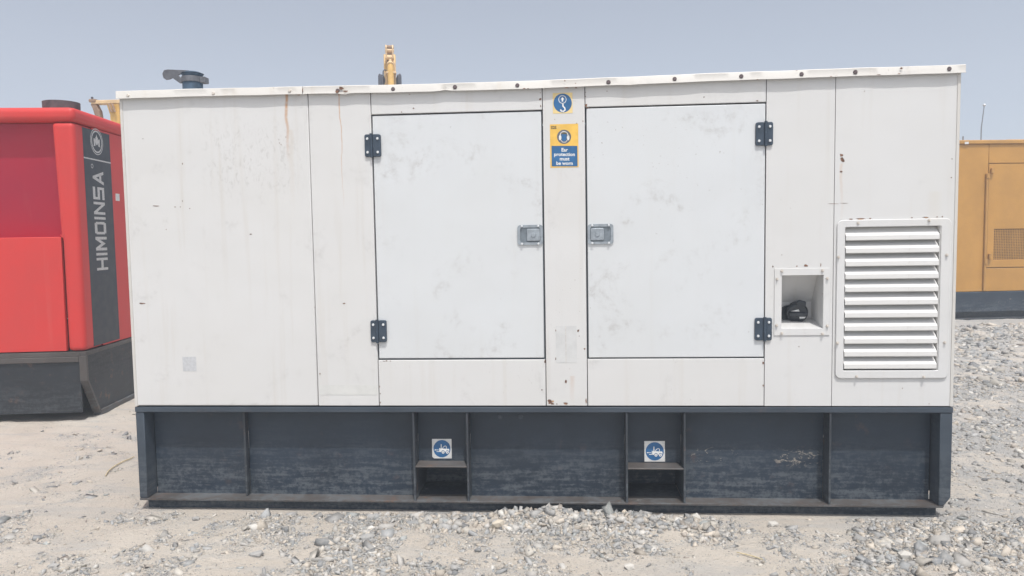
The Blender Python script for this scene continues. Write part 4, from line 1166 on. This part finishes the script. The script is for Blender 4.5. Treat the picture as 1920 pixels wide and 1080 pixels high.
# ------------------------------------------------------------------ yellow lifting arm between red roof and white roof
LY = 10.0
b0 = at(198, 191, LY)
BHL = thing('backhoe_loader', 'yellow loader arm linkage peeking over the red roof behind both generators', 'loader', (b0.x, LY, 0))
lz = lambda v: at(198, v, LY).z
lx = lambda u: (u - 198) / 1400.0 * 14.35
MB().box(lx(172), lx(262), -0.06, 0.1, lz(195.5), lz(188.3)).build('beam', 'exc_pale', BHL, 0.01)
MB().box(lx(169), lx(182), -0.08, 0.12, lz(192), lz(186)).build('end_bracket', 'exc_brown', BHL, 0.01)
MB().box(lx(170.5), lx(173), -0.02, 0.02, lz(186), lz(181)).build('grease_pin', 'hose', BHL)
MB().extrude([(lx(170), -0.05, lz(195)), (lx(181), -0.05, lz(195)), (lx(187), -0.05, lz(208)), (lx(190), -0.05, lz(232)), (lx(182), -0.05, lz(232)), (lx(174), -0.05, lz(203))], (0, 0.12, 0)).build('link', 'exc_brown', BHL, 0.01)
MB().extrude([(lx(202), -0.05, lz(195.6)), (lx(226), -0.05, lz(195.6)), (lx(232), -0.05, 0.9), (lx(214), -0.05, 0.9), (lx(208), -0.05, lz(216))], (0, 0.3, 0)).build('lift_arm', 'exc', BHL, 0.01)
for u in (210, 216.5):
    MB().cyl((lx(u), -0.10, lz(196.5)), (lx(u + 5), -0.10, lz(212)), 0.022, None, 10).build('ram', 'exc_brown', BHL, 0.0, True)
MB().box(-0.9, 1.3, 0.4, 3.4, 0.7, 1.6).build('chassis', 'exc', BHL, 0.05)
cb = MB().box(-0.6, 1.0, 1.2, 2.6, 1.6, 2.8).build('cab', 'exc', BHL, 0.06)
MB().box(-0.5, 0.9, 1.185, 1.199, 1.8, 2.7).build('window', 'cabglass', cb)
for x in (-0.95, 1.35):
    for y in (0.9, 3.0):
        MB().cyl((x - 0.18, y, 0.58), (x + 0.18, y, 0.58), 0.6, None, 24).build('wheel', 'tyre', BHL, 0.03, True)

# ------------------------------------------------------------------ larger loose stones, straw and twig
def stone(u, v, wpx, hpx, tone, label, seed, tilt=0.15, flat=0.6):
    p = on_ground(u, v + hpx * 0.4)
    dist = (p - CAM_P).length
    w = wpx / 1400.0 * dist
    h = hpx / 1400.0 * dist
    r = random.Random(seed)
    bm = bmesh.new()
    bmesh.ops.create_icosphere(bm, subdivisions=1, radius=1.0)
    for q in bm.verts:
        q.co *= r.uniform(0.72, 1.12)
        q.co.x += r.uniform(-0.12, 0.12)
    bmesh.ops.convex_hull(bm, input=bm.verts)
    bmesh.ops.delete(bm, geom=[q for q in bm.verts if not q.link_faces], context='VERTS')
    for q in bm.verts:
        q.co.x *= w * 0.5
        q.co.y *= w * 0.42 * flat * 1.4
        q.co.z *= h * 0.52
    me = bpy.data.meshes.new('stone')
    bm.to_mesh(me)
    bm.free()
    color_attr(me, 'tone', np.repeat(np.array([tone]), len(me.vertices), 0))
    z = float(height(p.x, p.y))
    o = link('stone', me, 'stone', None, (p.x, p.y, z + h * 0.26), (r.uniform(-tilt, tilt), r.uniform(-tilt, tilt), r.uniform(-0.4, 0.4)))
    return tag(o, label, 'stone', 'larger loose stones')
PALE, CREAM, GREY, DARK, BLUEG = (0.50, 0.48, 0.44), (0.52, 0.46, 0.37), (0.29, 0.29, 0.285), (0.14, 0.15, 0.16), (0.30, 0.325, 0.325)
for k, a in enumerate([
    (1306, 971, 17, 19, PALE, 'pale diamond-shaped stone just in front of the base beside the second fork pocket'),
    (933, 981, 26, 20, CREAM, 'large cream broken stone on the rubble in front of the base'),
    (837, 978, 17, 12, BLUEG, 'rounded blue-grey stone on the dense rubble below the first fork pocket'),
    (688, 1011, 29, 13, GREY, 'grey flat wedge stone atop the band of dense gravel'),
    (896, 1029, 15, 10, DARK, 'small dark triangular stone beside bare sand, nearest under the first pocket'),
    (1180, 1057, 22, 14, PALE, 'pale topped block stone low in the picture below the second fork pocket'),
    (1873, 1050, 24, 11, DARK, 'dark slab stone lying in the bottom corner nearest the ochre enclosure'),
    (1914, 975, 14, 14, DARK, 'dark lump of stone cut off by the picture edge'),
    (1627, 1055, 19, 12, DARK, 'dark grey stone on gravel straight below the louvre'),
    (1697, 1043, 26, 20, PALE, 'long pale stone on gravel between two darker stones'),
    (1450, 982, 24, 12, PALE, 'pale flat stone in front of the base below the filler recess'),
    (367, 972, 18, 9, GREY, 'lone grey stone on sand before the blank panel end of the base'),
    (480, 1041, 28, 11, GREY, 'broad flat light grey stone at the edge of the smooth sand'),
    (1237, 996, 11, 12, GREY, 'small upright grey stone on a bare sandy spot'),
    (100, 1063, 19, 7, GREY, 'thin grey stone on pale sand in the bottom corner below the red generator'),
    (783, 948, 15, 10, BLUEG, 'grey stone in the shadow beneath the first fork pocket'),
    (1171, 961, 15, 12, CREAM, 'cream block on the crest of the rubble bank'),
    (1183, 964, 13, 12, GREY, 'grey block leaning on the cream block on the rubble bank')]):
    stone(*a, seed=20 + k)

def strand(name, pts, r, mat, label, cat):
    P = []
    for u, v in pts:
        p = on_ground(u, v)
        P.append((p.x, p.y, float(height(p.x, p.y)) + r + 0.006))
    return tag(MB().tube(P, [r * 0.7] + [r] * (len(P) - 2) + [r * 0.6], 6).build(name, mat, None, 0.0, True), label, cat)
strand('straw', [(198, 893), (203, 884), (214, 875), (230, 866), (243, 861), (252, 856)], 0.0045, 'straw', 'curved dry straw on the sand near the corner of the white generator', 'straw')
strand('twig', [(1381, 1039), (1397, 1043), (1414, 1048), (1431, 1053)], 0.0035, 'straw', 'straight dry twig on the sand in front of the base', 'twig')

# ------------------------------------------------------------------ dusty air
hz = MB().box(-16, 18, -7, 24, -2.0, 7.4).build('haze', None)
hm = bpy.data.materials.new('dusty air')
hm.use_nodes = True
ht = hm.node_tree
ht.nodes.clear()
ho = ht.nodes.new('ShaderNodeOutputMaterial')
hv = ht.nodes.new('ShaderNodeVolumePrincipled')
hv.inputs['Color'].default_value = (0.78, 0.87, 0.98, 1)
hv.inputs['Density'].default_value = 0.006
hv.inputs['Anisotropy'].default_value = 0.0
ht.links.new(hv.outputs[0], ho.inputs['Volume'])
hz.data.materials.append(hm)
hz['kind'] = 'stuff'
hz['label'] = 'thin dusty haze hanging in the air over the yard'
